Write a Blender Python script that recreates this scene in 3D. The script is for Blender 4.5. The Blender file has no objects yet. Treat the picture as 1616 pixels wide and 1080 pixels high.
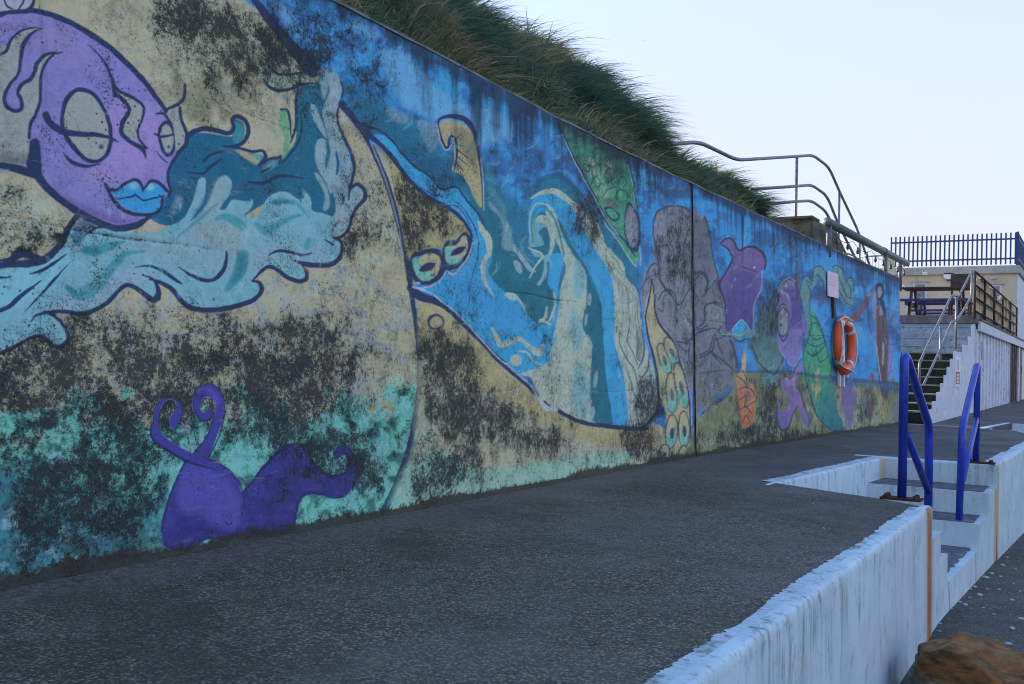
import bpy, bmesh, math, random
import numpy as np
from mathutils import Vector, Matrix
SC = bpy.context.scene
COL = SC.collection
random.seed(3)
# ---------------------------------------------------------------- camera (35 mm on full frame, eye 0.78 m above the terrace)
EYE = np.array([0.0, 0.0, 0.78]); FOC = 1571.0; CX, CY = 808.0, 540.0
def unit(v):
    v = np.array(v, float); return v / np.linalg.norm(v)
yc = unit([930, -58, -FOC]); xc = np.array([2648, -38, FOC], float); xc = unit(xc - xc.dot(yc) * yc)
CAMM = np.array([xc, yc, np.cross(xc, yc)])          # camera axes -> world
cam = bpy.data.cameras.new('camera'); camo = bpy.data.objects.new('camera', cam); COL.objects.link(camo)
cam.sensor_width = 36.0; cam.lens = 36.0 * FOC / 1616.0; cam.clip_start = 0.05; cam.clip_end = 3000
mw = Matrix.Identity(4)
for i in range(3):
    for j in range(3): mw[i][j] = CAMM[i, j]
    mw[i][3] = EYE[i]
camo.matrix_world = mw
SC.camera = camo
# ---------------------------------------------------------------- light: low sun behind the bank, everything here in open shade
SUN_EL, SUN_AZ = math.radians(13), math.radians(-84)   # azimuth from +Y towards +X
w = bpy.data.worlds.new('World'); SC.world = w; w.use_nodes = True
nt = w.node_tree; bg = nt.nodes['Background']
sky = nt.nodes.new('ShaderNodeTexSky'); sky.sky_type = 'NISHITA'; sky.sun_disc = False
sky.sun_elevation = SUN_EL; sky.sun_rotation = SUN_AZ; sky.altitude = 0; sky.air_density = 1.0; sky.dust_density = 0.8; sky.ozone_density = 5.0
# a thin bright veil of high cloud, thickest low down
geo = nt.nodes.new('ShaderNodeTexCoord'); sep = nt.nodes.new('ShaderNodeSeparateXYZ'); nt.links.new(geo.outputs['Generated'], sep.inputs[0])
mr = nt.nodes.new('ShaderNodeMapRange'); mr.interpolation_type = 'SMOOTHSTEP'; nt.links.new(sep.outputs[2], mr.inputs[0])
for i, v in ((1, .0), (2, .95), (3, .97), (4, .05)): mr.inputs[i].default_value = v
cl = nt.nodes.new('ShaderNodeTexNoise'); cl.inputs['Scale'].default_value = 2.2; cl.inputs['Detail'].default_value = 4; nt.links.new(geo.outputs['Generated'], cl.inputs['Vector'])
mm = nt.nodes.new('ShaderNodeMath'); mm.operation = 'MULTIPLY_ADD'; nt.links.new(cl.outputs[0], mm.inputs[0]); mm.inputs[1].default_value = .24; mm.inputs[2].default_value = -.12
ma = nt.nodes.new('ShaderNodeMath'); ma.operation = 'ADD'; ma.use_clamp = True; nt.links.new(mr.outputs[0], ma.inputs[0]); nt.links.new(mm.outputs[0], ma.inputs[1])
mx = nt.nodes.new('ShaderNodeMix'); mx.data_type = 'RGBA'; nt.links.new(ma.outputs[0], mx.inputs[0]); nt.links.new(sky.outputs[0], mx.inputs[6]); mx.inputs[7].default_value = (1.25, 1.235, 1.40, 1)
nt.links.new(mx.outputs[2], bg.inputs[0]); bg.inputs[1].default_value = 0.15
sl = bpy.data.lights.new('sun', 'SUN'); sl.energy = 2.0; sl.angle = math.radians(0.5); sl.color = (1.0, .86, .68)
so = bpy.data.objects.new('sun', sl); COL.objects.link(so)
sdir = Vector((math.sin(SUN_AZ) * math.cos(SUN_EL), math.cos(SUN_AZ) * math.cos(SUN_EL), math.sin(SUN_EL)))
so.rotation_euler = sdir.to_track_quat('Z', 'Y').to_euler()
SC.view_settings.view_transform = 'Standard'; SC.view_settings.look = 'None'; SC.view_settings.gamma = 1
SC.view_settings.exposure = 2.16
AMB = np.array([.36, .49, .71])                          # how the shade tints white here; turns seen colours into paint colours
SC.render.engine = 'CYCLES'; SC.cycles.use_denoising = True; SC.cycles.denoising_prefilter = 'ACCURATE'; SC.cycles.filter_width = 1.05; SC.cycles.max_bounces = 6; SC.cycles.sample_clamp_indirect = 4
# ---------------------------------------------------------------- the mural: a painted picture laid out on the wall's own chart
TILES = {'A0': (0, 0, 4.04), 'A1': (0, 233, 4.04), 'A2': (0, 430, 4.04), 'A3': (0, 680, 4.04),
         'B0': (300, 0, 4.04), 'B1': (300, 233, 4.04), 'B2': (300, 450, 4.04), 'B3': (300, 620, 4.04),
         'C0': (600, 100, 4.04), 'C1': (600, 300, 4.04), 'C2': (600, 500, 4.04),
         'D0': (840, 180, 5.387), 'D1': (840, 340, 5.387), 'D2': (840, 520, 5.387),
         'E0': (1080, 340, 4.489), 'E1': (1080, 500, 4.489), 'P': (0, 0, 1.0)}
PAINT = dict(navy=(36, 54, 92), purple=(113, 119, 188), purpled=(92, 86, 152), violet=(56, 60, 146), violetd=(32, 40, 96),
             pale=(132, 150, 156), pale2=(118, 156, 174), cyan=(104, 162, 184), cyanl=(110, 182, 208), teal=(34, 104, 128),
             tealb=(28, 92, 132), turq=(52, 136, 150), blue=(56, 134, 208), blued=(42, 92, 152), bright=(52, 150, 230),
             beige=(152, 160, 146), cream=(150, 154, 122), flake=(102, 192, 182), tealk=(44, 92, 104), green=(68, 156, 126),
             greend=(28, 68, 64), grey=(106, 120, 140), greyl=(124, 138, 158), greyd=(76, 88, 104), yellow=(162, 160, 132),
             aqua=(98, 174, 168), wave=(148, 178, 168), lav=(140, 158, 194), lip=(52, 142, 214), sand=(112, 130, 106),
             mauve=(100, 94, 150), indigo=(74, 70, 140), orange=(176, 104, 66), rust=(104, 76, 80), seag=(86, 138, 146),
             seagd=(62, 94, 100), white=(160, 184, 212), ink=(44, 58, 90), sea=(50, 126, 122), olive=(100, 110, 84),
             brown=(80, 70, 78), pink=(140, 128, 170))
MX0, MX1, MY0, MY1, MS = -160, 1450, -300, 970, 1.5
MW, MH = int((MX1 - MX0) * MS), int((MY1 - MY0) * MS)
rng = np.random.default_rng(7)

def nz2(h, w, cx, cy=None, octv=4, seed=0):
    """fractal value noise 0..1"""
    r = np.random.default_rng(seed); cy = cy or cx
    out = np.zeros((h, w), np.float32); amp = 1.0; tot = 0
    for o in range(octv):
        gx = max(2, int(w / cx) + 2); gy = max(2, int(h / cy) + 2)
        g = r.random((gy, gx)).astype(np.float32)
        xi = np.arange(w) / cx % (gx - 1); yi = np.arange(h) / cy % (gy - 1)
        x0 = xi.astype(int); fx = (xi - x0); fx = (fx * fx * (3 - 2 * fx)).astype(np.float32)
        y0 = yi.astype(int); fy = (yi - y0); fy = (fy * fy * (3 - 2 * fy)).astype(np.float32)
        a = g[y0][:, x0] * (1 - fx) + g[y0][:, x0 + 1] * fx
        b = g[y0 + 1][:, x0] * (1 - fx) + g[y0 + 1][:, x0 + 1] * fx
        out += amp * (a * (1 - fy[:, None]) + b * fy[:, None]); tot += amp
        amp *= 0.55; cx = max(1.5, cx / 2); cy = max(1.5, cy / 2)
    return out / tot

def lin(c):
    c = np.array(c, np.float32) / 255.0
    return np.where(c <= 0.04045, c / 12.92, ((c + 0.055) / 1.055) ** 2.4)

def pts_of(t, s, n=6, closed=False, smooth=True):
    ox, oy, sc = TILES[t]
    p = np.array([[float(v) for v in q.split(',')] for q in s.split()], float)
    w = None
    if p.shape[1] > 2:
        w = p[:, 2]
    p = p[:, :2] / sc + (ox, oy)
    p = (p - (MX0, MY0)) * MS
    if not smooth or len(p) < 3:
        return p
    if closed:
        q = np.vstack([p[-1], p, p[0], p[1]])
    else:
        q = np.vstack([2 * p[0] - p[1], p, 2 * p[-1] - p[-2]])
    out = []
    for i in range(1, len(q) - 2):
        for k in range(n):
            u = k / n
            out.append(0.5 * ((2 * q[i]) + (q[i + 1] - q[i - 1]) * u + (2 * q[i - 1] - 5 * q[i] + 4 * q[i + 1] - q[i + 2]) * u * u
                              + (3 * q[i] - q[i - 1] - 3 * q[i + 1] + q[i + 2]) * u ** 3))
    if not closed:
        out.append(p[-1])
    return np.array(out)

def box1(m, k):
    if k < 1: return m
    for ax in (0, 1):
        pad = [(0, 0), (0, 0)]; pad[ax] = (k + 1, k)
        c = np.cumsum(np.pad(m, pad, mode='edge'), axis=ax)
        n = 2 * k + 1
        m = (c[n:] - c[:-n]) / n if ax == 0 else (c[:, n:] - c[:, :-n]) / n
    return m

def poly_mask(p, soft=1):
    x0, y0 = np.floor(p.min(0)).astype(int) - 3 - 2 * soft; x1, y1 = np.ceil(p.max(0)).astype(int) + 4 + 2 * soft
    x0, y0 = max(0, x0), max(0, y0); x1, y1 = min(MW, x1), min(MH, y1)
    if x1 - x0 < 2 or y1 - y0 < 2: return None
    d = np.zeros((y1 - y0, x1 - x0 + 1), np.int32)
    q = np.roll(p, -1, 0)
    for (ax, ay), (bx, by) in zip(p, q):
        if ay == by: continue
        if ay > by: ax, ay, bx, by = bx, by, ax, ay
        r0 = max(y0, int(math.ceil(ay - .5))); r1 = min(y1, int(math.ceil(by - .5)))
        if r1 <= r0: continue
        rows = np.arange(r0, r1)
        xs = ax + (rows + .5 - ay) * (bx - ax) / (by - ay)
        np.add.at(d, (rows - y0, np.clip(np.ceil(xs - .5).astype(int), x0, x1) - x0), 1)
    m = (np.cumsum(d, 1)[:, :-1] % 2).astype(np.float32)
    return x0, y0, box1(m, soft)

CV = np.zeros((MH, MW, 3), np.float32)       # paint colour (display referred, linearised)
PR = np.ones((MH, MW), np.float32)            # where sound paint has kept the mould off
WR = np.zeros((MH, MW, 3), np.float32)       # wear: mould density, chip density, damp-drip density

def blend(x0, y0, m, col, alpha=1.0):
    h, w = m.shape
    v = CV[y0:y0 + h, x0:x0 + w]
    a = (m * alpha)[..., None]
    v += (lin(PAINT[col] if isinstance(col, str) else col) - v) * a

def F(t, col, s, alpha=1.0, soft=1, grad=None, mould=None, keep=None):
    r = poly_mask(pts_of(t, s, closed=True), soft)
    if r is None: return
    x0, y0, m = r
    blend(x0, y0, m, col, alpha)
    if mould is not None:
        h, w = m.shape; v = WR[y0:y0 + h, x0:x0 + w, 0]; v += (mould - v) * m
    if keep is not None:
        h, w = m.shape; v = PR[y0:y0 + h, x0:x0 + w]; v += (keep - v) * m
    if grad:                                  # second colour brushed in from one side: (colour, dx, dy)
        c2, dx, dy = grad
        h, w = m.shape; yy, xx = np.mgrid[0:h, 0:w]
        g = (xx / w - .5) * dx + (yy / h - .5) * dy + .5
        g = np.clip(g + (nz2(h, w, 22, 14, 3, int(x0 + y0)) - .5) * .7, 0, 1) ** 1.5
        blend(x0, y0, (m * g).astype(np.float32), c2, .9)

def S(t, col, s, w=(8, 8), alpha=1.0, soft=.7):
    """brush stroke; w = widths along it in tile units"""
    p = pts_of(t, s, n=5)
    k = MS / TILES[t][2] * (1.6 if t[0] in 'DE' and col in ('ink', 'navy', 'greend') else 1.0)
    ww = np.interp(np.linspace(0, 1, len(p)), np.linspace(0, 1, len(w)), np.array(w, float)) * k * .5
    x0, y0 = np.floor(p.min(0) - ww.max() - 3).astype(int); x1, y1 = np.ceil(p.max(0) + ww.max() + 4).astype(int)
    x0, y0 = max(0, x0), max(0, y0); x1, y1 = min(MW, x1), min(MH, y1)
    if x1 - x0 < 2 or y1 - y0 < 2: return
    m = np.zeros((y1 - y0, x1 - x0), np.float32)
    for i in range(len(p) - 1):
        a, b, ra, rb = p[i], p[i + 1], ww[i], ww[i + 1]
        r = max(ra, rb) + 2
        u0 = max(x0, int(min(a[0], b[0]) - r)); u1 = min(x1, int(max(a[0], b[0]) + r) + 2)
        v0 = max(y0, int(min(a[1], b[1]) - r)); v1 = min(y1, int(max(a[1], b[1]) + r) + 2)
        if u1 <= u0 or v1 <= v0: continue
        yy, xx = np.mgrid[v0:v1, u0:u1]
        d = b - a; L = max(d @ d, 1e-6)
        tt = np.clip(((xx - a[0]) * d[0] + (yy - a[1]) * d[1]) / L, 0, 1)
        dist = np.hypot(xx - a[0] - tt * d[0], yy - a[1] - tt * d[1])
        c = np.clip((ra + (rb - ra) * tt - dist) / (2 * soft) + .5, 0, 1)
        sub = m[v0 - y0:v1 - y0, u0 - x0:u1 - x0]
        np.maximum(sub, c, out=sub)
    blend(x0, y0, m, col, alpha)

def ell(t, cx, cy, rx, ry, rot=0, n=14):
    c, s = math.cos(rot), math.sin(rot)
    return ' '.join('%.1f,%.1f' % (cx + rx * math.cos(a) * c - ry * math.sin(a) * s, cy + rx * math.cos(a) * s + ry * math.sin(a) * c)
                    for a in [2 * math.pi * i / n for i in range(n)])

def blob(x, y, rx, ry, v, ch=0, rot=0.0):
    """a soft patch of wear"""
    X, Y = (x - MX0) * MS, (y - MY0) * MS; R = max(rx, ry) * MS * 1.8
    x0, x1 = max(0, int(X - R)), min(MW, int(X + R)); y0, y1 = max(0, int(Y - R)), min(MH, int(Y + R))
    if x1 <= x0 or y1 <= y0: return
    yy, xx = np.mgrid[y0:y1, x0:x1]
    c, s = math.cos(rot), math.sin(rot)
    u = ((xx - X) * c + (yy - Y) * s) / (rx * MS); w = (-(xx - X) * s + (yy - Y) * c) / (ry * MS)
    g = np.exp(-(u * u + w * w) ** 1.3)
    sub = WR[y0:y1, x0:x1, ch]
    sub += (v * g).astype(np.float32) if v > 0 else sub * (v * g).astype(np.float32)

def paint_mural():
    yy, xx = np.mgrid[0:MH, 0:MW].astype(np.float32)
    px = xx / MS + MX0; py = yy / MS + MY0
    n1 = nz2(MH, MW, 60, 60, 5, 1); n2 = nz2(MH, MW, 26, 26, 4, 2); n3 = nz2(MH, MW, 14, 90, 4, 3); n4 = nz2(MH, MW, 200, 150, 3, 4)
    def put(col, m): 
        CV[:] += (lin(PAINT[col]) - CV) * np.clip(m, 0, 1)[..., None]
    CV[:] = lin(PAINT['beige'])
    put('olive', np.clip((n1 - .5) * 3, 0, .55) * (py < 260))
    put('cream', np.clip((n4 - .5) * 4, 0, .35) * np.clip((px - 480) / 150, .1, 1)); put('wave', np.clip((n2 - .5) * 5, 0, .4) * (py > 300))
    put((('greyl')), np.clip((n2 - .52) * 5, 0, .5) * (py > 420))
    # the lower band washed over in turquoise, bluer to the left
    yb = 640 - 30 * np.clip((px - 500) / 150, 0, 1) + (n1 - .5) * 190 + (n3 - .5) * 90
    low = np.clip((py - yb) / 26, 0, 1) * np.clip((700 - px) / 30, 0, 1)
    put('flake', low)
    put('tealk', low * np.clip((n2 - .45) * 5, 0, .9))
    bl = np.clip((py - 700 - (n1 - .5) * 200 - px * .25) / 70, 0, 1) * np.clip((330 - px) / 120, 0, 1)
    put('tealb', bl * .75); put('tealk', bl * np.clip((n1 - .42) * 5, 0, .9))
    put('cyan', bl * np.clip((n2 - .56) * 7, 0, .8))
    # ---- big fields
    main = '1616,-60 -20,-60 395,-10 432,38 470,85 494,112 540,165 575,212 600,264 620,320 636,380 646,432 653,484 660,540 662,580 660,620'
    big = '395,-40 432,38 470,85 494,112 540,165 575,212 620,225 650,262 690,310 735,345 752,380 745,410 720,440 690,440 655,455 690,475 740,520 790,575 850,625 890,650 940,665 1000,672 1032,668 1100,700 1200,660 1460,660 1460,300 900,-40'
    F('P', 'blue', big)
    bx, by_, bmk = poly_mask(pts_of('P', big, closed=True), 1); blu = np.zeros((MH, MW), np.float32); blu[by_:by_ + bmk.shape[0], bx:bx + bmk.shape[1]] = bmk
    put('bright', blu * np.clip((n3 - .46) * 4.5, 0, .75)); put('blued', blu * np.clip((n1 - .46) * 4, 0, .85)); put('navy', blu * np.clip((n2 - .56) * 5, 0, .45))
    F('P', 'teal', '492,112 530,120 575,150 640,185 690,205 700,235 745,262 770,280 800,300 830,330 838,300 870,275 905,280 930,320 960,350 1000,400 1010,450 960,480 700,470 640,300 575,212 540,165', .8, soft=14)
    F('P', 'tealb', '540,120 600,150 660,230 690,260 640,260 560,200', .5, soft=14)
    # light sky-blue rubbed patch left of the dolphin
    for s in ('600,90 640,80 690,140 735,170 700,190 640,170 618,130', '425,5 450,10 480,50 490,65 470,60', '560,30 600,50 590,62 555,45', '690,165 790,180 800,220 730,230 700,200'):
        F('P', (92, 158, 226), s, .75, soft=7)
    for s in ('610,170 640,180 640,195 618,190', '660,190 700,205 680,240 665,215'):
        F('P', 'pale2', s, .5, soft=4)
    # ---- main body line of the big whale
    S('P', 'navy', '392,-14 430,38 470,85 492,110', (10, 14, 20, 26))
    S('P', 'navy', '536,160 575,212 600,264 620,320 636,380 646,432 653,484 660,540 662,580 660,620 655,660 645,710 630,752 615,788 604,808', (12, 9, 9, 9, 9, 8, 8, 8, 8, 9, 10, 12))
    S('P', 'lav', '585,225 606,280 626,345 638,410', (3, 3, 2), .5)
    # cream cheek of the whale between line and ribbon
    F('C0', 'cream', '30,545 90,620 170,740 240,820 330,880 420,930 500,990 560,1070 580,1120 545,1095 515,1090 485,1130 420,1130 395,1180 310,1180 205,1230 180,1260 130,1000 60,700', mould=.55)
    F('P', 'cream', '662,490 690,478 740,522 790,578 850,628 890,652 940,668 1000,676 1030,672 1045,700 1000,712 900,690 800,640 720,600 670,600', 1, soft=5)
    F('P', 'beige', '664,560 720,590 800,650 900,695 1030,712 1050,740 640,840 655,700', .75, soft=9)
    F('P', 'flake', '640,745 700,710 760,740 900,720 1000,712 960,745 700,800 610,830', .55, soft=12)
    # ribbon
    F('C0', 'bright', '-60,460 40,470 120,560 200,660 290,710 360,780 400,805 480,800 540,860 600,940 650,1030 680,1120 640,1140 580,1100 520,1000 420,930 330,880 240,820 170,730 90,620 20,540 -60,510')
    # lower blue field
    F('C1', 'bright', '580,200 600,340 580,430 520,510 460,545 425,525 380,600 290,625 205,600 230,635 330,670 440,740 545,840 650,960 790,1095 900,1190 1080,1130 1120,900 1140,600 1170,420 1060,420 980,480 900,420 640,110 560,40')
    F('C1', 'blue', '400,560 560,500 640,620 900,760 940,900 700,860 500,700', .5, soft=20)
    # sea
    F('C1', 'teal', '560,40 640,-100 720,120 780,200 800,300 900,420 980,480 1040,420 1080,470 1070,600 1110,650 1100,760 1080,850 1000,850 930,790 900,710 860,665 800,650 740,600 690,520 712,430 690,330 650,230 600,120', 1, soft=2)
    F('C0', 'tealb', '100,470 230,560 380,600 470,690 540,740 600,850 640,920 560,800 460,780 380,780 280,690 170,590', .8, soft=5)
    F('C0', 'turq', '680,620 720,700 760,780 700,760 670,700', .6, soft=4)
    # waves round the crest
    F('C1', 'wave', '960,60 1000,20 1090,-10 1160,10 1220,60 1290,120 1330,190 1390,330 1440,440 1300,300 1200,110 1130,40 1050,30', soft=1)
    F('C1', 'bright', '965,90 1000,40 1090,28 1150,50 1230,120 1300,250 1360,340 1430,450 1480,570 1500,700 1490,900 1510,1080 1560,1240 1592,1490 1490,1490 1470,1360 1440,1180 1420,900 1400,690 1320,500 1240,380 1180,260 1120,160 1060,130 990,180 960,330 945,200')
    F('C1', 'teal', '1100,150 1160,230 1240,390 1310,500 1360,620 1400,700 1420,900 1440,1180 1480,1490 1370,1480 1345,1400 1330,1250 1350,1080 1300,950 1290,840 1320,650 1310,520 1230,430 1160,330')
    F('C1', 'wave', '1060,150 1100,120 1170,300 1250,440 1310,530 1315,700 1285,850 1310,920 1345,1020 1340,1250 1350,1400 1330,1475 1200,1430 1130,1390 1040,1340 1000,1280 960,1200 900,1170 1060,1110 1100,940 1130,800 1150,620 1185,500 1130,330')
    F('C1', 'cyan', '1250,440 1310,530 1300,640 1260,700 1230,620', .8, soft=3); F('C1', 'cyan', '1230,740 1280,860 1300,960 1240,1030 1200,900', .7, soft=4)
    F('C1', 'cyan', '1250,1100 1330,1200 1330,1440 1250,1420 1220,1250', .7, soft=5)
    # swirl
    F('C1', 'cyan', '975,200 1010,165 1070,170 1110,240 1120,340 1090,430 1060,480 1050,560 1010,600 1040,520 1040,440 980,420 950,350 960,260', .85)
    F('C1', 'teal', '1010,270 1060,240 1085,320 1070,410 1020,410 960,370 1010,360 1045,350 1030,300'); 
    F('C1', 'wave', '990,200 1020,165 1070,175 1110,250 1115,340 1085,420 1090,320 1060,220 1020,210')
    S('C1', 'turq', '975,330 965,200 1000,125 1050,110 1110,180 1150,300 1175,420', (14, 16, 16, 12)); S('C1', 'wave', '965,320 955,190 985,100 1030,85 1100,120 1140,220 1165,320', (6, 8, 10, 8))
    S('C1', 'wave', '945,370 985,385 1040,420 1000,470 950,560', (8, 12, 14, 6)); S('C1', 'pale2', '850,370 900,430 950,500 990,520', (16, 26, 30, 10)); S('C1', 'pale2', '1010,600 1050,540 1060,470', (22, 18, 8))
    S('C1', 'wave', '1105,650 1110,740 1085,810 1060,850', (8, 18, 16, 6)); S('C1', 'wave', '1060,745 1050,810 1015,840', (10, 22, 16)); S('C1', 'wave', '1020,830 1080,855', (14, 18))
    F('C1', 'pale2', ell('C1', 880, 490, 22, 46, -.4)); F('C1', 'pale2', ell('C1', 1335, 700, 13, 40, .1)); F('C1', 'pale2', ell('C1', 1310, 830, 9, 40, .1)); F('C2', 'pale2', ell('C2', 1375, 400, 13, 58, .12)); F('C2', 'pale2', ell('C2', 1355, 620, 16, 46, .25)); F('C2', 'pale', ell('C2', 1330, 540, 26, 14))
    S('C2', 'pale2', '1320,120 1345,180 1330,260', (10, 14, 6))
    F('C1', 'pale2', '800,200 840,250 850,340 900,400 850,390 790,380 770,340 790,280', .7, soft=3); F('C1', 'pale2', '690,70 740,110 790,190 800,260 760,170 700,110', .6, soft=2)
    S('C1', 'seag', '930,300 900,350 930,430 980,470', (16, 20, 12), .6); S('C0', 'seag', '700,800 760,880 790,960 780,1050', (30, 40, 30), .5, 4)
    for s in ('1310,100 1350,200 1400,300 1450,370', '1290,120 1320,180 1400,260 1430,340', '1350,150 1390,240 1420,310'):
        S('C1', 'wave', s, (8, 12, 6))
    S('C1', 'teal', '1330,130 1400,290 1440,340', (8, 10, 6)); S('C0', 'blue', '1040,720 1150,690 1230,740 1330,860 1400,980', (16, 30, 30, 10), .7, 2)
    S('C0', 'tealb', '980,830 1040,740 1150,720 1230,790 1290,880', (16, 40, 40, 14), .8, 2)
    # tentacle and ribbons in the blue field
    S('C1', 'wave', '625,200 650,250 690,320 695,400 670,440 655,500 670,580 700,640 735,690', (10, 38, 44, 32, 30, 32, 26, 14, 4))
    F('C1', 'wave', ell('C1', 840, 680, 42, 22, .3)); S('C1', 'wave', '880,690 910,740 930,790', (14, 10, 4))
    S('C1', 'wave', '715,880 745,940 770,990 830,970 890,950 950,1000 1010,1040 1040,990', (14, 30, 36, 30, 26, 30, 44, 22))
    F('C2', 'wave', ell('C2', 865, 280, 38, 38)); S('C2', 'wave', '890,220 940,230 990,290 1060,310 1090,260', (12, 14, 12, 16, 6)); S('C2', 'bright', '830,330 880,320 950,310 900,350', (12, 16, 10))
    S('C1', 'bright', '1140,640 1120,700 1135,760', (12, 10, 8)); S('C1', 'lip', '1120,880 1095,910 1110,960 1125,920', (7, 8, 8, 6))
    for s, w in (('450,55 520,110 570,180 610,260 628,350', (4, 8, 6)), ('628,350 620,440 590,540 572,650 570,740', (6, 5, 5, 4)), ('575,640 600,700 630,730', (4, 4, 3)), ('420,100 480,100 540,160 580,240', (6, 8, 6, 3))):
        S('C1', 'ink', s, w)
    S('C0', 'ink', '250,790 320,830 380,850 400,840', (4, 8, 6, 4))
    # ribbon lines
    S('C0', 'navy', '-110,400 -60,470 0,520 90,620 170,730 250,810 340,875 440,925 520,995 570,1070 585,1110', (46, 36, 30, 30, 28, 28, 26, 26, 24, 20, 14))
    S('C0', 'navy', '-110,400 -30,420 60,480 140,580 220,660 300,710 350,770 400,805 480,790 530,850 590,920 650,1000 670,1060', (18, 14, 13, 14, 14, 12, 12, 14, 12, 12, 14, 10, 4))
    # mask eyes
    F('C1', 'navy', '200,420 250,395 310,375 375,378 395,420 410,350 440,325 485,320 515,285 545,275 585,310 590,360 560,430 505,490 450,515 420,510 400,560 340,595 275,605 220,580 190,500')
    F('C1', 'yellow', '270,420 330,405 380,430 385,490 360,550 300,580 240,545 220,470'); F('C1', 'aqua', '210,450 250,425 290,440 270,500 330,530 350,555 280,582 240,545', .95, soft=2)
    S('C1', 'yellow', '270,470 300,440 350,445 365,490 330,520', (26, 30, 34, 30, 20)); F('C1', 'navy', '255,515 285,475 330,460 357,472 340,500 300,520')
    F('C1', 'beige', '490,350 525,300 550,300 560,350 545,410 500,460 450,470 420,440 420,370 450,360'); F('C1', 'aqua', '418,370 450,365 480,390 460,430 520,440 490,468 440,470 420,430', .95, soft=2); F('C1', 'navy', '448,420 475,380 510,362 548,365 520,405 480,420')
    S('C1', 'lav', '250,595 215,600 225,628 285,622 370,595 400,560 425,520 460,540 505,508 555,440 575,390 590,335', (16, 16, 16, 12, 12, 10, 12, 10, 10, 9, 6))
    # lower arc
    S('C1', 'navy', '195,620 260,680 340,705 420,745 540,860 640,960 720,1045 790,1105', (50, 56, 46, 36, 34, 32, 30, 28))
    S('C2', 'navy', '720,245 790,310 860,370 940,440 1000,500', (30, 30, 28, 26, 22)); S('C2', 'navy', '1125,590 1200,635 1300,675 1420,695 1600,715 1700,712', (26, 28, 26, 26, 26, 24)); S('C2', 'navy', '1050,545 1080,570', (16, 12))
    S('C1', 'white', '215,618 320,655 400,715 470,770 560,860 650,960 740,1060 800,1110', (14, 10, 9, 10, 9, 9, 9, 9), .85); S('C2', 'white', '800,300 880,370 960,440 1010,520 1060,580 1120,590', (8, 8, 8, 16, 30, 30), .8, 2)
    F('C1', 'navy', ell('C1', 358, 842, 55, 52)); F('C1', 'cream', ell('C1', 362, 846, 40, 38)); S('C1', 'indigo', '350,910 380,975', (14, 20), .8, 2)
    # ---- curled fin
    F('C0', 'cream', '372,395 430,365 520,385 575,425 605,500 628,620 645,720 648,920 600,860 560,770 510,710 465,690 475,600 470,500 445,470 430,545 400,520 385,450', mould=.2)
    F('C0', 'olive', '470,420 560,430 600,520 610,640 560,640 500,540 470,470', .6, soft=6)
    S('C0', 'navy', '368,415 375,360 430,340 500,345 560,375 598,440 622,540 640,650 650,760 656,920', (8, 18, 26, 34, 38, 30, 20, 16, 14, 8)); S('C0', 'white', '640,600 655,740 660,940', (3, 8, 6), .85)
    S('C0', 'navy', '370,410 385,470 405,530 430,540 440,480 455,465 480,490 488,560 478,640 465,680', (14, 18, 22, 20, 14, 12, 16, 16, 14, 12)); S('C0', 'white', '362,380 372,450 395,530 425,555 455,520 470,470', (4, 8, 8, 10, 6, 3), .7); S('C0', 'white', '470,530 475,600 460,685', (6, 9, 10), .7)
    for s in ('478,490 512,455', '490,520 540,530', '488,550 560,605', '485,590 575,670', '480,630 530,690', '455,470 450,440'):
        S('C0', 'navy', s, (9, 4))
    # ---- green faced head
    F('D0', 'green', '205,50 280,75 450,165 600,255 700,305 800,345 830,450 860,600 885,760 905,960 915,1200 922,1280 885,1220 870,1300 800,1200 720,1060 610,880 520,700 410,500 320,330 255,170', grad=('greend', .2, -.8), mould=.2, keep=.7)
    F('D0', 'navy', '215,45 300,70 450,150 600,240 830,340 835,420 700,370 560,290 430,220 300,140', .3, soft=8)
    F('D0', 'wave', '440,420 500,360 560,440 600,580 560,620 500,520', .5, soft=7); F('D0', 'wave', '620,400 680,420 690,520 640,540 610,480', .55, soft=5); F('D0', 'wave', '540,640 620,600 680,660 640,720 560,700', .4, soft=6)
    r2 = np.random.default_rng(5)
    for i in range(46):
        u, v = r2.random(), r2.random(); x = 330 + 480 * v + (u - .5) * 60; y = 160 + (v * .55 + u * .7) * 560
        if y < 120 + (x - 250) * .5 or y > 700 or x < 215 + (y - 60) * .46 or x > 830 + (y - 300) * .12: continue
        a = r2.random() * 5; R = 22 + 24 * r2.random()
        S('D0', 'greend', ' '.join('%.0f,%.0f' % (x + R * math.cos(a + k * .8), y + 1.4 * R * math.sin(a + k * .8)) for k in range(5)), (4, 9, 5), .75)
    for s in ('590,720 650,640 740,620', '700,770 710,700 760,640 810,700', '470,640 520,560 500,460', '560,760 560,680', '640,560 660,480 620,420', '745,560 760,480 720,430', '520,260 560,320 520,380', '640,300 660,380'):
        S('D0', 'greend', s, (4, 8, 4), .8)
    F('D0', 'brown', '610,730 680,720 740,790 690,800 640,780', .7, soft=3); F('D0', 'navy', '610,800 660,790 740,850 735,900 690,915 640,870'); F('D0', 'green', '630,815 680,815 725,865 720,890 690,895 650,860')
    S('D0', 'navy', '208,50 255,165 320,320 410,480 520,690 610,860 700,990 790,1090 880,1220', (14, 16, 18, 18, 16, 14, 12, 10, 8)); S('D0', 'white', '250,170 330,350 430,540 520,700 620,880 730,1030', (4, 10, 8, 7, 8, 8), .75); S('D1', 'white', '610,60 720,210 800,330 875,440 880,360 920,420 912,260', (8, 8, 8, 6, 5, 5, 5), .85)
    S('D0', 'navy', '830,420 862,580 888,760 912,960 915,1110', (10, 9, 8, 8, 6), .9); S('D0', 'wave', '815,440 850,580 878,760', (5, 5, 4), .7)
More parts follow.
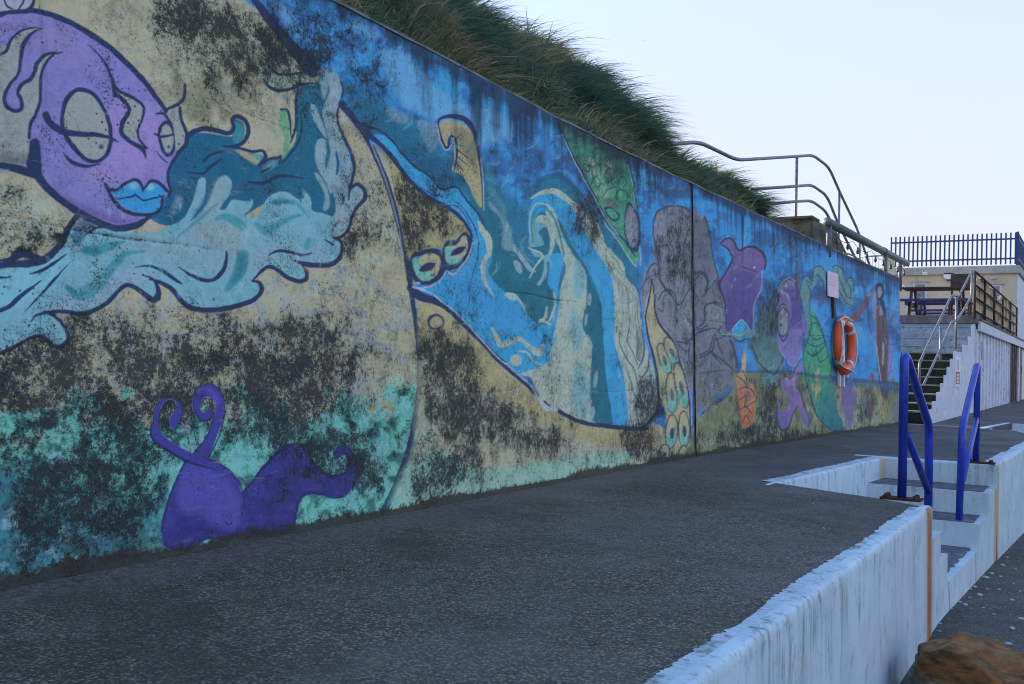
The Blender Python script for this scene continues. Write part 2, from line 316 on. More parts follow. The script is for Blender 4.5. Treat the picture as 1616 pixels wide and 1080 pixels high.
    F('D0', 'navy', '780,900 815,755 850,770 900,860 918,1000 905,1160 850,1165 795,1080'); F('D0', 'greyl', '795,920 822,790 850,800 888,890 898,1000 885,1110 850,1140 805,1060', 1, grad=('greyd', .6, -.9), mould=.55)
    # ---- long-haired pale figure
    F('D1', 'wave', '400,-20 450,0 500,20 550,80 620,260 660,280 700,330 780,430 800,530 880,630 905,720 920,850 940,1000 985,1150 1040,1340 1064,1500 1065,1600 1030,1720 960,1790 830,1800 815,1640 790,1440 760,1280 730,1180 700,1079 700,800 690,620 650,470 570,340 500,230 440,120', mould=.35)
    for s, w in (('640,400 700,520 780,590 810,660 820,800 830,940 800,1079', (5, 7, 6, 6, 5)), ('640,440 690,540 760,600 770,700 765,900 740,1060', (4, 5, 5, 4)), ('650,320 720,400 790,530', (5, 8, 4)), ('700,450 770,520', (4, 7)), ('840,650 890,720 900,860 920,1000 950,1100', (4, 6, 6, 5)), ('850,680 885,780 880,900 910,1000', (4, 5, 4)), ('820,540 860,640', (4, 6))):
        S('D1', 'greyd', s, w, .85)
    for s, w in (('740,0 745,120 800,240 860,330 900,480 920,540', (5, 6, 8, 7, 5)), ('820,0 815,110 860,200 900,300', (5, 6, 6, 4)), ('890,0 905,120 890,230 920,270', (5, 7, 6)), ('930,0 955,140 940,260 900,340', (6, 9, 10, 6)), ('1000,210 980,340 930,410 910,390', (6, 9, 8, 4)), ('950,440 960,500 1020,520', (4, 6, 5)), ('840,440 870,560 930,640 990,690', (5, 7, 6, 4)), ('900,640 930,720 980,775', (5, 6, 5)), ('860,600 890,720 900,800', (4, 6, 4)), ('800,330 830,420', (4, 6))):
        S('D2', 'ink', s, w, .85)
    F('D2', 'greyd', '890,60 930,80 940,190 915,260 890,200', .6, soft=3); F('D2', 'lav', '960,430 1040,400 1050,560 980,640 930,560', .6, soft=4)
    # ---- grey rock people either side of the joint
    F('D0', 'grey', '1035,1240 1030,1090 1045,920 1080,830 1180,785 1270,795 1345,850 1400,905 1445,855 1470,890 1490,1000 1540,1240 1640,1500 1700,1650 1700,2000 1640,2060 1480,2180 1350,2340 1330,2500 1250,2200 1080,1900 950,1700 930,1450 1000,1280 1070,1270', 1, grad=('greyl', -.8, -.6), mould=.42)
    F('E0', 'grey', '66,30 110,40 145,15 170,90 200,300 245,470 290,600 300,760 250,830 330,870 370,980 360,1100 335,1200 240,1270 170,1330 90,1420 60,1450', 1, grad=('greyd', .3, -.8), mould=.4)
    F('E0', 'greyl', '170,440 200,520 260,640 290,720 230,780 170,640', .35, soft=6); F('E0', 'greyl', '170,640 270,650 280,760 220,830 180,800', .5, soft=5); F('D0', 'greyl', '1045,920 1100,840 1120,1050 1070,1150 1050,1100', .6, soft=6)
    F('D1', 'greyl', '1300,640 1360,680 1370,900 1320,1000 1270,860', .7, soft=5); F('D1', 'greyl', '1250,380 1330,560 1300,740 1230,680', .5, soft=6)
    for s, w in (('1030,160 1050,300 1080,450 1090,560 1180,680 1250,760 1330,640 1365,560', (8, 8, 10, 14, 12, 10, 9, 8)), ('1030,150 1030,60 1045,10 1085,-45 1180,-80 1280,-68 1350,-14', (10, 10, 12, 14, 12, 10, 8)), ('1280,260 1330,120 1370,60', (8, 8, 6)), ('1290,260 1300,450 1340,570', (6, 6, 5)), ('960,560 990,450 1040,410 1070,440 1070,490 1045,500 1035,460', (7, 8, 9, 8, 8, 8, 6)), ('930,620 960,560 1000,520', (9, 8, 6)), ('1070,720 1110,650 1180,640 1220,700 1210,900', (9, 9, 7, 7, 5)), ('1110,760 1120,690 1150,680', (5, 6, 5)), ('1070,790 1110,820 1120,740', (6, 7, 5)), ('1290,830 1350,920 1390,980', (6, 8, 6)), ('1330,680 1370,720', (5, 6)), ('1320,710 1360,740', (5, 5)), ('1380,560 1440,495 1490,560 1480,650 1560,560 1600,640', (10, 10, 9, 8, 8, 6)), ('1400,960 1460,900 1470,780 1560,740 1616,760', (8, 10, 9, 9, 8)), ('1410,1000 1480,970', (10, 8)), ('1200,1070 1330,1090', (8, 9)), ('1330,1070 1380,1020 1450,980', (10, 9, 8))):
        S('D1', 'ink', s, w, .8)
    for s, w in (('1340,120 1330,250 1370,350 1380,760 1350,840', (9, 8, 8, 8, 7)), ('1240,130 1300,180 1340,180', (6, 7, 5)), ('1420,220 1500,170 1540,60 1560,50', (10, 9, 8, 8)), ('1460,210 1480,290', (5, 5)), ('1510,190 1600,290', (8, 9)), ('1440,370 1616,350', (6, 5)), ('1370,810 1450,720 1530,660 1616,600', (10, 12, 14, 10)), ('1530,620 1540,660', (8, 8)), ('1560,60 1600,180 1616,200', (8, 8, 8))):
        S('D2', 'ink', s, w, .8)
    for s, w in (('140,10 175,120 210,320 255,480', (7, 7, 7, 6)), ('75,420 120,400 165,450 160,540 130,580', (9, 9, 9, 8, 6)), ('80,480 70,600 80,760 100,810 160,780', (7, 7, 7, 8, 8)), ('150,700 150,640 210,620 280,660', (7, 7, 7, 5)), ('100,830 200,800 250,830', (8, 7, 5)), ('110,1010 190,960 215,880', (9, 9, 7)), ('180,960 260,1020 350,1100', (8, 10, 8)), ('250,480 290,620 300,760', (7, 8, 6)), ('320,870 360,980 370,1079', (7, 9, 8)), ('260,790 240,820', (8, 5)), ('220,880 300,860', (6, 6))):
        S('E0', 'ink', s, w, .8)
    S('E1', 'ink', '360,440 340,520 290,570 200,620 100,720 50,790', (7, 8, 14, 14, 10, 6), .8)
    # yellow horn with its coloured cells
    F('D1', 'yellow', '1002,545 1020,565 1035,650 1045,760 1055,860 1090,940 1150,1020 1180,1060 1235,1180 1280,1330 1320,1500 1335,1650 1345,1790 1330,2060 1210,2080 1060,2079 1110,1900 1140,1700 1100,1600 1075,1600 1070,1450 1050,1300 1010,1100 975,960 965,860 985,720 1000,640')
    S('D1', 'white', '1000,535 995,640 965,760 955,880 985,1060 1020,1200 1058,1380 1066,1500', (5, 8, 9, 8, 8, 6, 4, 3), .8)
    S('D1', 'navy', '1005,545 1005,640 972,800 968,900 995,1060 1030,1200 1058,1340 1072,1480 1072,1600 1040,1690 960,1790 900,1810 760,1805 600,1785', (6, 9, 9, 10, 12, 14, 14, 14, 16, 20, 20, 18, 22, 22))
    S('D1', 'navy', '1010,545 1035,660 1045,800 1065,880 1110,960 1170,1030 1230,1150 1260,1270 1300,1410 1335,1560 1345,1800 1345,1900', (6, 8, 9, 10, 12, 14, 12, 10, 9, 9, 9, 8)); S('D1', 'white', '1120,950 1190,1030 1255,1180 1310,1390 1345,1560 1352,1800', (3, 6, 6, 6, 5, 4), .7)
    for cx, cy, rx, ry, ro in ((1128, 250, 44, 136, -.28), (1188, 185, 46, 124, -.36), (1186, 540, 46, 172, -.04), (1268, 480, 46, 196, -.2), (1182, 870, 50, 140, .05), (1290, 850, 46, 150, -.04), (1120, 1060, 46, 80, .15), (1290, 1080, 40, 90, 0)):
        F('D2', 'navy', ell('D2', cx, cy, rx + 8, ry + 8, ro)); F('D2', 'yellow', ell('D2', cx, cy, rx - 4, ry - 4, ro), grad=('aqua', 0, 1.9) if cy < 1000 else ('aqua', 0, 3))
        F('D2', 'aqua', ell('D2', cx + 14 * (-ro) * 2, cy + ry * .55, rx * .75, ry * .36, ro), .9, soft=3); F('D2', 'greyd' if cy < 800 else 'navy', ell('D2', cx + 4, cy + ry * .12, rx * .36, ry * .34, ro), .95)
    # ---- second panel: sea floor, fish, serpent, pirate
    F('E1', 'sand', '95,730 180,680 300,590 350,480 365,395 640,400 700,395 860,415 1060,450 1200,460 1540,480 1560,800 1100,900 60,1079 40,900', 1, soft=3, mould=.46); F('E1', 'sand', '50,800 120,735 205,655 295,585 340,530 360,450 372,395 400,420 380,560 260,700 120,800', 1, soft=2, mould=.4)
    sm = ((py > 585) & (px > 1100)).astype(np.float32)
    CV[:] += (lin(PAINT['wave']) - CV) * (np.clip((n1 - .5) * 4, 0, .6) * sm * (py > 640))[..., None]
    CV[:] += (lin(PAINT['olive']) - CV) * (np.clip((n2 - .52) * 5, 0, .6) * sm)[..., None]
    F('E0', 'mauve', '256,195 270,175 310,163 345,178 372,215 392,248 440,225 490,228 545,262 578,310 575,375 545,400 540,520 495,620 488,740 490,815 450,800 410,745 350,800 300,815 296,660 275,570 250,500 290,410 340,335 325,265 300,220', 1, grad=('indigo', .2, 1.0))
    F('E0', 'indigo', '350,400 480,400 520,520 480,620 480,790 300,800 300,660 320,520', .75, soft=8); S('E0', 'ink', '256,200 300,165 345,175 390,248 440,225 500,228 560,275 578,330 572,380', (7, 8, 9, 9, 10, 12, 14, 10, 8)); S('E0', 'ink', '256,205 310,240 340,320 290,410 250,500 285,600 298,760', (6, 8, 9, 9, 9, 8, 6)); S('E0', 'lav', '548,395 545,520 497,610 487,720 486,810', (5, 7, 7, 6, 4), .9); F('E0', 'white', ell('E0', 500, 370, 8, 8)); S('E0', 'ink', '340,340 430,370 520,400', (4, 6, 4), .8)
    F('E0', 'bright', '340,820 405,745 455,800 470,830 400,850'); S('E0', 'white', '335,820 405,742 460,805', (4, 5, 4), .8)
    F('E0', 'seag', '245,820 300,850 370,845 440,815 520,830 520,880 440,860 390,890 330,865 270,860', 1); S('E0', 'ink', '240,810 265,850 330,860 390,895 460,880 520,960 560,1040', (5, 7, 7, 8, 7, 5, 4), .85); S('E0', 'wave', '260,845 330,840 390,850 450,815', (4, 7, 7, 4), .7)
    F('E0', 'seagd', '548,650 565,628 585,670 600,610 630,570 655,590 660,720 655,880 690,960 705,1040 680,1130 640,1200 620,1240 560,1180 520,1080 480,980 450,900 500,860 510,760', 1, grad=('seag', .1, 1.2)); S('E0', 'ink', '548,650 572,628 590,680 605,620 625,575 655,590', (6, 7, 7, 7, 8, 7)); S('E1', 'ink', '470,190 500,260 540,340 600,390 640,405 690,330 700,270', (6, 8, 8, 9, 9, 7, 5), .85); S('E1', 'seag', '560,250 600,330 650,300 690,280', (8, 14, 12, 6), .7)
    F('E0', 'mauve', '655,620 670,560 700,490 745,455 785,490 805,560 820,640 850,690 868,770 872,880 845,830 838,930 810,1010 775,1065 735,1040 690,970 662,900 655,760', 1, grad=('purple', -.3, .9)); S('E0', 'ink', '655,640 672,555 702,488 745,452 785,488 808,570 826,650 852,700', (6, 8, 10, 12, 10, 8, 6, 5)); S('E0', 'lav', '645,660 660,560 700,470 748,442 790,480', (4, 5, 6, 6, 4), .8)
    F('E0', 'greyl', '672,560 700,492 745,458 785,492 808,570 826,650 845,700 800,690 760,640 720,560', .75, soft=2)
    for k in range(6):
        S('E0', 'indigo', '%d,%d %d,%d %d,%d %d,%d' % (690 + 16 * k, 520 - 6 * k, 745 + 14 * k, 560 - 2 * k, 770 + 12 * k, 680, 745 + 17 * k, 800), (8, 15, 16, 10), .95)
    F('E0', 'navy', ell('E0', 698, 745, 46, 120)); F('E0', 'greyl', ell('E0', 700, 745, 38, 108)); S('E0', 'ink', '668,690 700,650 730,690', (5, 6, 5)); F('E0', 'ink', ell('E0', 684, 780, 8, 18)); S('E0', 'ink', '668,840 700,890 735,840', (6, 7, 6)); S('E0', 'lav', '670,930 700,990 770,1070 820,1010 838,930', (4, 6, 7, 6, 4), .8)
    S('E0', 'greyd', '795,300 800,400 800,480 812,580 822,620', (6, 14, 20, 20, 8)); S('E0', 'ink', '790,330 790,480 805,600', (4, 5, 4))
    F('E0', 'seag', '820,520 830,450 870,430 910,470 920,380 955,355 990,385 1005,450 1005,540 985,460 950,430 940,480 900,540 890,640 880,760 860,720 850,640 830,590', .95); F('E0', 'seag', '1050,375 1080,355 1120,390 1150,480 1165,450 1195,460 1200,540 1190,640 1140,630 1100,570 1080,480', .95)
    for s in ('910,470 920,380 955,355 990,385 1005,450', '925,440 950,420 975,470', '820,520 835,450 875,430 905,470', '860,460 900,490', '870,490 890,530', '850,400 890,420', '1050,375 1080,355 1120,390 1145,470', '1150,480 1165,445 1195,455 1200,540', '1085,400 1110,480 1150,570 1190,590', '1160,480 1180,520 1175,570', '1075,480 1110,560 1150,620 1200,640', '985,460 1000,560', '895,540 885,680'):
        S('E0', 'ink', s, (4, 6, 4), .8)
    S('E0', 'brown', '1035,570 1045,650 1055,720', (14, 16, 14), .8, 2); F('E0', 'brown', '900,570 1000,560 1010,620 900,620', .35, soft=6)
    F('E0', 'green', '885,700 915,680 945,720 970,790 1000,900 1035,1060 1050,1180 1035,1300 1010,1380 950,1420 905,1330 860,1200 840,1060 850,960 875,860', 1, grad=('sea', -.2, .6)); F('E1', 'green', '845,290 870,200 950,190 1020,240 1038,330 1038,430 1010,580 945,710 900,610 860,460', 1, grad=('sea', -.7, .3))
    for s in ('890,700 940,740 975,800', '880,780 940,760 970,830', '880,830 930,880 990,860', '870,900 930,930 1000,900', '885,690 905,760 885,860 850,960 840,1060', '940,720 980,830 1010,950 1035,1060', '860,960 920,1000 900,940', '930,960 960,1040 1020,1000'):
        S('E0', 'navy', s, (4, 7, 4), .75)
    for s in ('840,300 860,440 900,590 940,700', '1038,330 1036,440 1010,580 950,705', '870,250 930,270 1000,200'):
        S('E1', 'navy', s, (4, 6, 5), .8)
    F('E1', 'yellow', '905,310 920,400 960,370 950,430 965,520 940,560 930,640 925,560 900,480 930,470', .8, soft=1)
    F('E1', 'sea', '960,560 1040,480 1080,560 1085,660 1120,740 1140,830 1060,840 990,760 950,690', 1, grad=('tealb', .3, .9), keep=.4); S('E1', 'navy', '940,700 990,760 1040,800', (4, 7, 5), .7)
    F('E1', 'purpled', '690,450 720,425 755,440 770,380 790,355 825,340 832,290 840,340 820,400 795,430 790,490 830,560 850,640 880,690 895,740 880,785 845,760 810,660 790,640 760,700 735,770 700,800 665,770 650,640 655,570 668,570 665,650 690,675 735,640 740,570 705,530 690,490', 1, grad=('pink', .2, -.8), keep=.3); S('E1', 'ink', '690,455 720,425 755,440 790,355 832,290', (4, 5, 5, 5, 4), .8); S('E1', 'ink', '655,575 652,680 670,780 705,800 740,770 770,690 800,640', (5, 7, 8, 8, 7, 6, 4), .85); S('E1', 'ink', '790,490 830,560 855,650 890,730 880,785', (5, 6, 6, 6, 5), .8)
    F('E1', 'orange', '425,240 438,290 432,380 440,470 450,500 475,475 500,500 505,590 500,700 470,770 430,795 400,770 388,660 375,560 370,430 400,385 410,300', 1, grad=('yellow', 0, -1.6), keep=.3)
    for s in ('370,420 420,460 450,510', '375,520 430,500 480,520 500,560', '390,590 440,560 430,640 500,600', '390,660 440,640 480,690', '410,760 440,700 470,760', '410,380 440,440'):
        S('E1', 'ink', s, (5, 8, 5), .8)
    F('E1', 'greyd', ell('E1', 445, 565, 30, 40), .6, soft=3); S('E1', 'navy', '375,560 395,700 400,790 450,830 520,780', (8, 16, 20, 30, 18), .55, 3)
    S('E0', 'rust', '1150,780 1200,730 1260,660 1310,580 1345,500', (40, 50, 40, 40, 10), .85, 3); S('E0', 'ink', '1250,420 1280,560 1300,700 1320,840', (6, 18, 12, 4), .6, 2); F('E0', 'wave', '1180,800 1230,770 1260,830 1200,870', .25, soft=6)
    F('E0', 'brown', '1360,560 1390,580 1420,620 1435,720 1440,900 1450,1079 1440,1300 1400,1280 1370,1079 1360,850 1350,700'); F('E0', 'navy', '1355,500 1385,475 1410,500 1415,580 1380,600 1355,570'); F('E0', 'greyl', ell('E0', 1384, 545, 16, 40)); F('E0', 'navy', '1370,600 1400,590 1425,640 1430,720 1405,740 1380,660')
    F('E0', 'greyl', '1385,640 1405,680 1420,760 1420,860 1400,900 1385,780'); F('E0', 'sand', '1400,740 1430,740 1440,820 1420,900 1395,900', .8); F('E0', 'purple', '1440,880 1470,900 1475,1079 1460,1200 1440,1180', .8, soft=3); F('E0', 'lav', '1340,560 1365,600 1360,800 1370,1000 1350,900', .55, soft=3); F('E0', 'greyl', '1400,920 1415,930 1415,1040 1400,1030', .7); S('E0', 'ink', '1385,760 1410,790 1400,860', (5, 7, 5), .7)
    S('E1', 'pale2', '1360,200 1380,360 1400,480', (10, 10, 6), .8); F('E1', 'brown', '1365,20 1440,20 1450,260 1430,400 1400,400 1375,250', .85, soft=2); F('E1', 'wave', '1405,200 1415,200 1415,330 1405,340', .7); F('E0', (92, 160, 220), '1450,640 1520,620 1525,760 1460,800', .4, soft=8)
    F('E1', 'mauve', '1110,530 1150,490 1210,500 1222,600 1200,660 1190,760 1165,800 1140,720 1115,640', .9, soft=2, grad=('purpled', 0, -.8), keep=.4); F('E1', 'yellow', '1080,500 1110,495 1110,640 1090,640', .6, soft=2); F('E1', 'yellow', '1200,505 1250,520 1240,660 1225,700 1225,560', .6, soft=2)
    F('E1', 'brown', '1290,520 1340,500 1350,640 1330,720 1300,700 1280,600', .85, soft=3); F('E1', 'rust', '1315,420 1330,395 1345,430 1340,470', .9, soft=2); F('E1', 'seag', '1250,560 1290,540 1290,700 1260,760', .5, soft=4); F('E1', 'blued', '1400,470 1530,480 1530,560 1420,540', .4, soft=6); F('E1', 'mauve', '1470,640 1530,620 1530,780 1490,780', .5, soft=5); F('E1', 'yellow', '1370,600 1400,560 1420,700 1390,760', .5, soft=4); F('E1', 'blued', '1040,420 1200,440 1210,480 1060,490', .6, soft=5)
    S('E1', 'white', '1125,400 1130,450', (10, 5), .8, 2); S('E1', 'white', '1155,380 1165,450', (12, 5), .8, 2)
    S('E1', 'navy', '360,390 700,392 860,410 1060,440 1530,475', (8, 16, 14, 22, 16), .6, 2); F('E1', 'blued', '1050,440 1530,478 1530,520 1380,510 1200,500 1060,480', .45, soft=5)
    # ---- violet tentacles low on the first panel
    F('A3', 'violet', '1035,690 1040,560 1075,440 1130,310 1185,190 1280,170 1400,215 1500,290 1550,400 1600,330 1680,230 1760,140 1850,80 1945,110 1992,195 2052,258 2112,288 2172,283 2210,255 2220,185 2200,150 2168,165 2150,195 2128,172 2152,110 2205,100 2250,150 2270,240 2264,320 2236,385 2190,420 2110,425 2040,398 1950,400 1905,440 1880,520 1870,620 1820,660 1600,690 1480,690 1320,700 1200,770 1060,745', 1, grad=('violetd', .2, .5), keep=.8)
    F('A3', 'violet', '965,0 975,60 1040,110 1120,160 1200,210 1300,250 1400,280 1500,330 1420,220 1300,170 1180,120 1080,60 1025,0 1010,-90 1045,-170 1100,-200 1130,-150 1100,-110 1080,-60 1110,-10 1160,-80 1165,-150 1120,-200 1060,-205 1000,-160 970,-60', keep=.3)
    F('A3', 'violet', '1235,140 1310,50 1350,-40 1380,-140 1360,-200 1310,-210 1280,-150 1300,-110 1330,-140 1355,-120 1340,-70 1290,-60 1240,-110 1228,-190 1270,-270 1330,-300 1400,-260 1430,-160 1420,-60 1390,20 1320,180', keep=.3)
    F('A3', (88, 92, 190), '1190,220 1400,280 1530,420 1500,640 1300,560 1150,500 1130,380', .45, soft=10); F('A3', (88, 92, 190), '1240,-250 1330,-285 1400,-200 1390,-150 1330,-240', .5, soft=5)
    for s, w in (('1185,190 1130,300 1075,440 1040,570 1030,650', (10, 12, 12, 10, 8)), ('975,-60 960,0 985,70 1060,120 1160,180 1250,215 1380,250', (9, 14, 18, 20, 20, 16, 8)), ('1300,170 1410,215 1500,290 1550,400 1556,500', (8, 10, 10, 10, 5)), ('1550,395 1620,310 1700,210 1780,130 1860,90 1940,110 1992,195 2052,258 2112,288 2172,283 2212,255 2222,182 2198,146 2160,170', (16, 20, 22, 22, 22, 20, 20, 22, 18, 14, 10, 9, 8)), ('2126,178 2152,108 2208,100 2256,160 2272,260 2245,380', (8, 11, 12, 12, 12, 12)), ('2190,422 2110,428 2040,402 1950,403 1895,470 1870,640', (10, 12, 16, 20, 18, 10)), ('975,-60 990,-150 1060,-205 1130,-195 1165,-140 1155,-70 1115,-5', (6, 7, 9, 9, 9, 9, 8)), ('1020,0 1010,-90 1050,-165 1105,-195', (7, 8, 8, 6)), ('1235,140 1310,50 1350,-40 1375,-140', (10, 10, 9, 7)), ('1228,-190 1260,-265 1330,-302 1400,-262 1432,-160 1420,-50 1385,60 1325,180', (6, 7, 9, 9, 9, 10, 10, 8)), ('1228,-190 1245,-110 1290,-65 1340,-72 1355,-120 1330,-145', (7, 9, 12, 12, 9, 7)), ('1280,-150 1310,-205 1360,-195', (6, 7, 6))):
        S('A3', 'violetd', s, w, .95)
    # ---- the fish: dark teal body, pale wings, purple face
    F('B0', 'tealb', '-110,980 0,870 80,850 180,860 270,870 270,800 290,760 340,790 350,860 310,930 290,945 350,975 440,985 470,1010 440,1060 540,1010 580,1020 650,940 680,860 670,700 690,600 720,545 800,540 830,470 880,480 940,500 962,600 930,700 940,800 1000,950 1040,1080 1030,1250 1000,1350 900,1400 700,1420 500,1300 300,1400 100,1400 -100,1450 -270,1380 -230,1200 -220,1080', 1, grad=('teal', .6, -.4))
    F('B0', 'tealk', '60,1130 280,1160 300,1250 100,1260 -50,1300', .4, soft=12); F('B0', 'turq', '270,790 330,790 345,860 310,920 280,900', .8, soft=3)
    F('B0', 'cream', '290,960 370,980 430,1010 440,1050 380,1030', .9, soft=2); F('B0', 'aqua', '400,960 440,975 460,1010 430,1040 410,1000', .6, soft=3)
    F('B1', 'cyan', '470,120 540,80 570,100 520,140 470,160', .55, soft=3)
    F('A1', 'cyan', '-60,775 120,755 260,740 340,690 410,630 440,560 480,500 520,560 560,540 660,515 800,540 960,545 1080,500 1160,460 1230,340 1260,220 1300,195 1312,240 1290,360 1210,470 1260,430 1340,320 1380,220 1430,180 1475,215 1460,300 1400,390 1440,390 1480,335 1560,345 1612,335 1600,390 1560,430 1640,440 1700,330 1760,290 1830,285 1900,330 1935,320 1930,260 1980,330 1990,400 2060,420 2140,430 2222,300 2270,235 2320,275 2315,340 2245,430 2222,520 2142,570 2122,575 2165,600 2172,650 2142,720 2062,745 1912,740 1950,810 1912,845 1832,820 1732,760 1672,780 1602,850 1650,870 1662,910 1612,970 1462,1020 1312,1035 1212,1015 1140,960 1090,900 1020,860 950,825 1000,900 1010,960 970,965 900,910 830,880 770,900 700,980 600,1040 500,1055 300,1052 380,1110 430,1190 425,1240 390,1262 340,1266 300,1226 240,1206 150,1236 0,1300 -60,1330', keep=.6)
    F('A1', 'cyanl', '-60,800 200,770 420,640 440,700 300,900 100,1000 -60,1060', .55, soft=10); F('A1', 'pale2', '700,620 1100,560 1500,600 2000,640 2100,700 1700,760 1400,820 900,700', .7, soft=16); F('A1', 'pale', '1240,480 1420,440 1560,560 1500,680 1300,600 1200,540', .55, soft=14)
    F('A1', 'lav', '560,880 800,760 1000,850 880,870 700,960 560,1010 300,1040', .45, soft=10); F('A1', 'pale', '1320,300 1400,190 1465,210 1400,380 1300,460', .45, soft=5); F('A1', 'pale2', '1220,420 1262,230 1300,210 1290,330', .5, soft=4)
    F('A1', 'pale2', '1110,340 1140,300 1160,350 1120,420 1090,430', .6, soft=5)
    # pale upright frond
    F('B0', 'pale2', '885,475 930,466 966,540 960,610 935,700 945,800 990,900 1030,1000 1045,1100 1030,1230 1000,1320 1015,1400 960,1500 900,1480 880,1440 930,1350 905,1200 870,1100 895,980 880,880 852,760 850,680 890,600 880,520', 1); F('B0', 'pale2', '770,670 800,680 850,800 872,885 820,820 780,740'); F('B0', 'pale2', '812,900 860,888 872,960 860,1060 905,1150 900,1240 860,1150 815,1080 798,990'); F('B0', 'pale2', '820,450 872,440 885,480 880,560 850,640 835,560', .8, soft=2); F('B1', 'pale2', '790,170 830,180 880,280 890,380 850,400 860,300', .85)
    S('B0', 'tealb', '930,970 945,1040 935,1110', (14, 22, 14)); S('B1', 'pale', '925,430 990,470 1000,400', (30, 20, 10), .5, 3)
    F('B1', 'pale2', '1015,320 1060,250 1105,270 1105,320 1050,400 1015,400', 1); F('B0', 'pale', '900,560 950,540 950,640 900,720 870,720', .4, soft=5)
    # turquoise accents
    for t, s, w in (('A1', '545,655 600,660 680,635 790,600', (50, 70, 60, 16)), ('A1', '430,890 490,935 560,920 640,860 720,760 800,680 930,660', (34, 70, 90, 70, 56, 40, 10)), ('A1', '1370,460 1430,440 1500,470 1545,505', (16, 46, 60, 50)), ('A1', '1545,690 1530,770 1500,830 1450,900', (80, 84, 66, 40)), ('B1', '420,490 480,530 560,490 660,440 720,430', (30, 64, 44, 24, 10)), ('B1', '530,350 600,340 680,360 730,410 760,450', (40, 34, 24, 18, 6)), ('B1', '755,580 740,630', (20, 44))):
        S(t, 'turq', s, w, .85, 3)
    S('A1', 'teal', '550,655 620,660', (44, 40), .7, 5); S('A1', 'teal', '430,890 480,930 540,930', (24, 34, 20), .7, 4); S('A1', 'tealb', '1545,700 1530,790 1495,850', (50, 56, 30), .55, 6); F('A1', 'tealb', '480,490 560,450 640,490 560,540 520,600 470,620', .75, soft=5)
    S('B1', 'tealb', '540,350 620,345', (24, 16), .6, 3); S('A1', 'tealb', '1240,440 1300,350 1340,250', (26, 40, 24), .7, 4); S('A1', 'tealb', '1140,560 1240,480 1380,360', (10, 24, 14), .5, 3)
    # navy folds inside the wings
    for t, s, w in (('A1', '185,805 260,785 340,740 425,680', (6, 22, 22, 6)), ('A1', '0,1040 60,1010 150,930 260,850', (28, 30, 26, 8)), ('A1', '150,1050 240,960 330,860 435,745', (4, 14, 20, 5)), ('A1', '860,765 950,757 1040,790 1110,840 1155,865', (6, 14, 26, 24, 14)), ('A1', '1135,760 1200,805 1280,840 1350,845 1410,800 1440,730 1440,665', (6, 20, 24, 26, 28, 24, 14)), ('B1', '495,690 560,660 640,668 720,690 775,670', (5, 20, 20, 18, 6)), ('B1', '860,590 910,620', (8, 16)), ('A1', '915,815 970,835 1005,890 1010,960', (8, 14, 30, 34)), ('A1', '540,560 600,520 660,505', (8, 16, 12)), ('A1', '0,830 60,826', (18, 6))):
        S(t, 'navy', s, w)
    for t, s, w in (('A0', '1180,1100 1290,1105 1350,1060 1420,1010', (8, 16, 18, 6)), ('A0', '1300,1025 1350,985 1430,965 1500,975', (24, 20, 16, 8)), ('A0', '1310,1075 1400,1020', (10, 12)), ('B1', '370,220 470,225 560,185 650,185 720,195', (14, 22, 26, 18, 8)), ('B1', '460,155 510,130', (22, 10)), ('B1', '450,110 500,75 560,65 580,55 570,100', (16, 18, 18, 14, 12)), ('B0', '590,1040 650,970 700,890 712,800 705,720', (10, 14, 14, 12, 8))):
        S(t, 'navy', s, w)
    # outlines of the teal body and fronds
    for t, s, w in (('A0', '1180,930 1200,870 1250,835 1330,822 1400,838 1460,850 1490,815 1482,760 1520,742 1570,775 1585,840 1560,900 1500,935 1430,930', (26, 32, 34, 34, 32, 30, 26, 24, 26, 28, 28, 26, 22, 10)), ('B0', '220,930 310,945 400,968 460,962 482,1000 440,1055', (14, 20, 22, 22, 22, 18)), ('B0', '690,560 675,640 680,760 672,830 640,910', (14, 22, 20, 18, 10)), ('B0', '585,700 625,712 640,790 648,880', (20, 18, 14, 8)), ('B0', '490,410 545,465 620,478 715,462', (10, 18, 18, 14)), ('B0', '475,505 505,555 570,578 660,562 720,535 800,532', (16, 22, 24, 20, 20, 12)), ('B0', '955,520 975,580 958,650 938,720 945,800 985,890 1020,970 1048,1080', (8, 12, 12, 14, 16, 18, 20, 20)), ('B1', '1035,60 1048,130 1035,200 1015,280 1012,330', (20, 20, 20, 18, 12)), ('B1', '1030,255 1070,235 1110,270 1112,325 1060,390 1030,450 1010,520 960,570 910,575', (20, 24, 26, 26, 22, 18, 18, 20, 10)), ('B1', '915,578 960,600 968,660 935,725 860,752 760,748 690,730 655,722', (12, 18, 24, 30, 34, 34, 20, 8)), ('B1', '700,735 738,790 735,840 690,852 620,830 560,785 500,760 450,790 395,850', (10, 24, 28, 28, 28, 24, 24, 22, 10)), ('B1', '395,850 440,860 455,910 410,970 330,1000 240,1025 100,1037 0,1020 -72,960 -120,900 -190,860 -260,838', (14, 24, 30, 32, 32, 32, 34, 34, 32, 30, 26, 12)), ('A1', '1010,930 985,975 940,950 880,905 820,878 770,900 700,975 610,1035 520,1060 400,1045 300,1050 230,1065', (34, 40, 36, 30, 28, 28, 30, 30, 30, 26, 22, 8)), ('A2', '190,320 230,275 300,260 370,300 420,370 432,430 390,470 330,462 290,420 240,405 160,435 60,490 -60,540', (5, 18, 22, 24, 26, 28, 32, 30, 26, 24, 24, 26, 26)), ('A1', '-60,760 60,745 180,740 280,715 350,660 400,600 430,530 480,450 540,420', (40, 44, 48, 50, 44, 40, 36, 36, 30)), ('A1', '100,690 140,670 200,690 260,705', (60, 70, 50, 20)), ('A1', '0,720 60,715 100,690', (14, 30, 50))):
        S(t, 'navy', s, w)
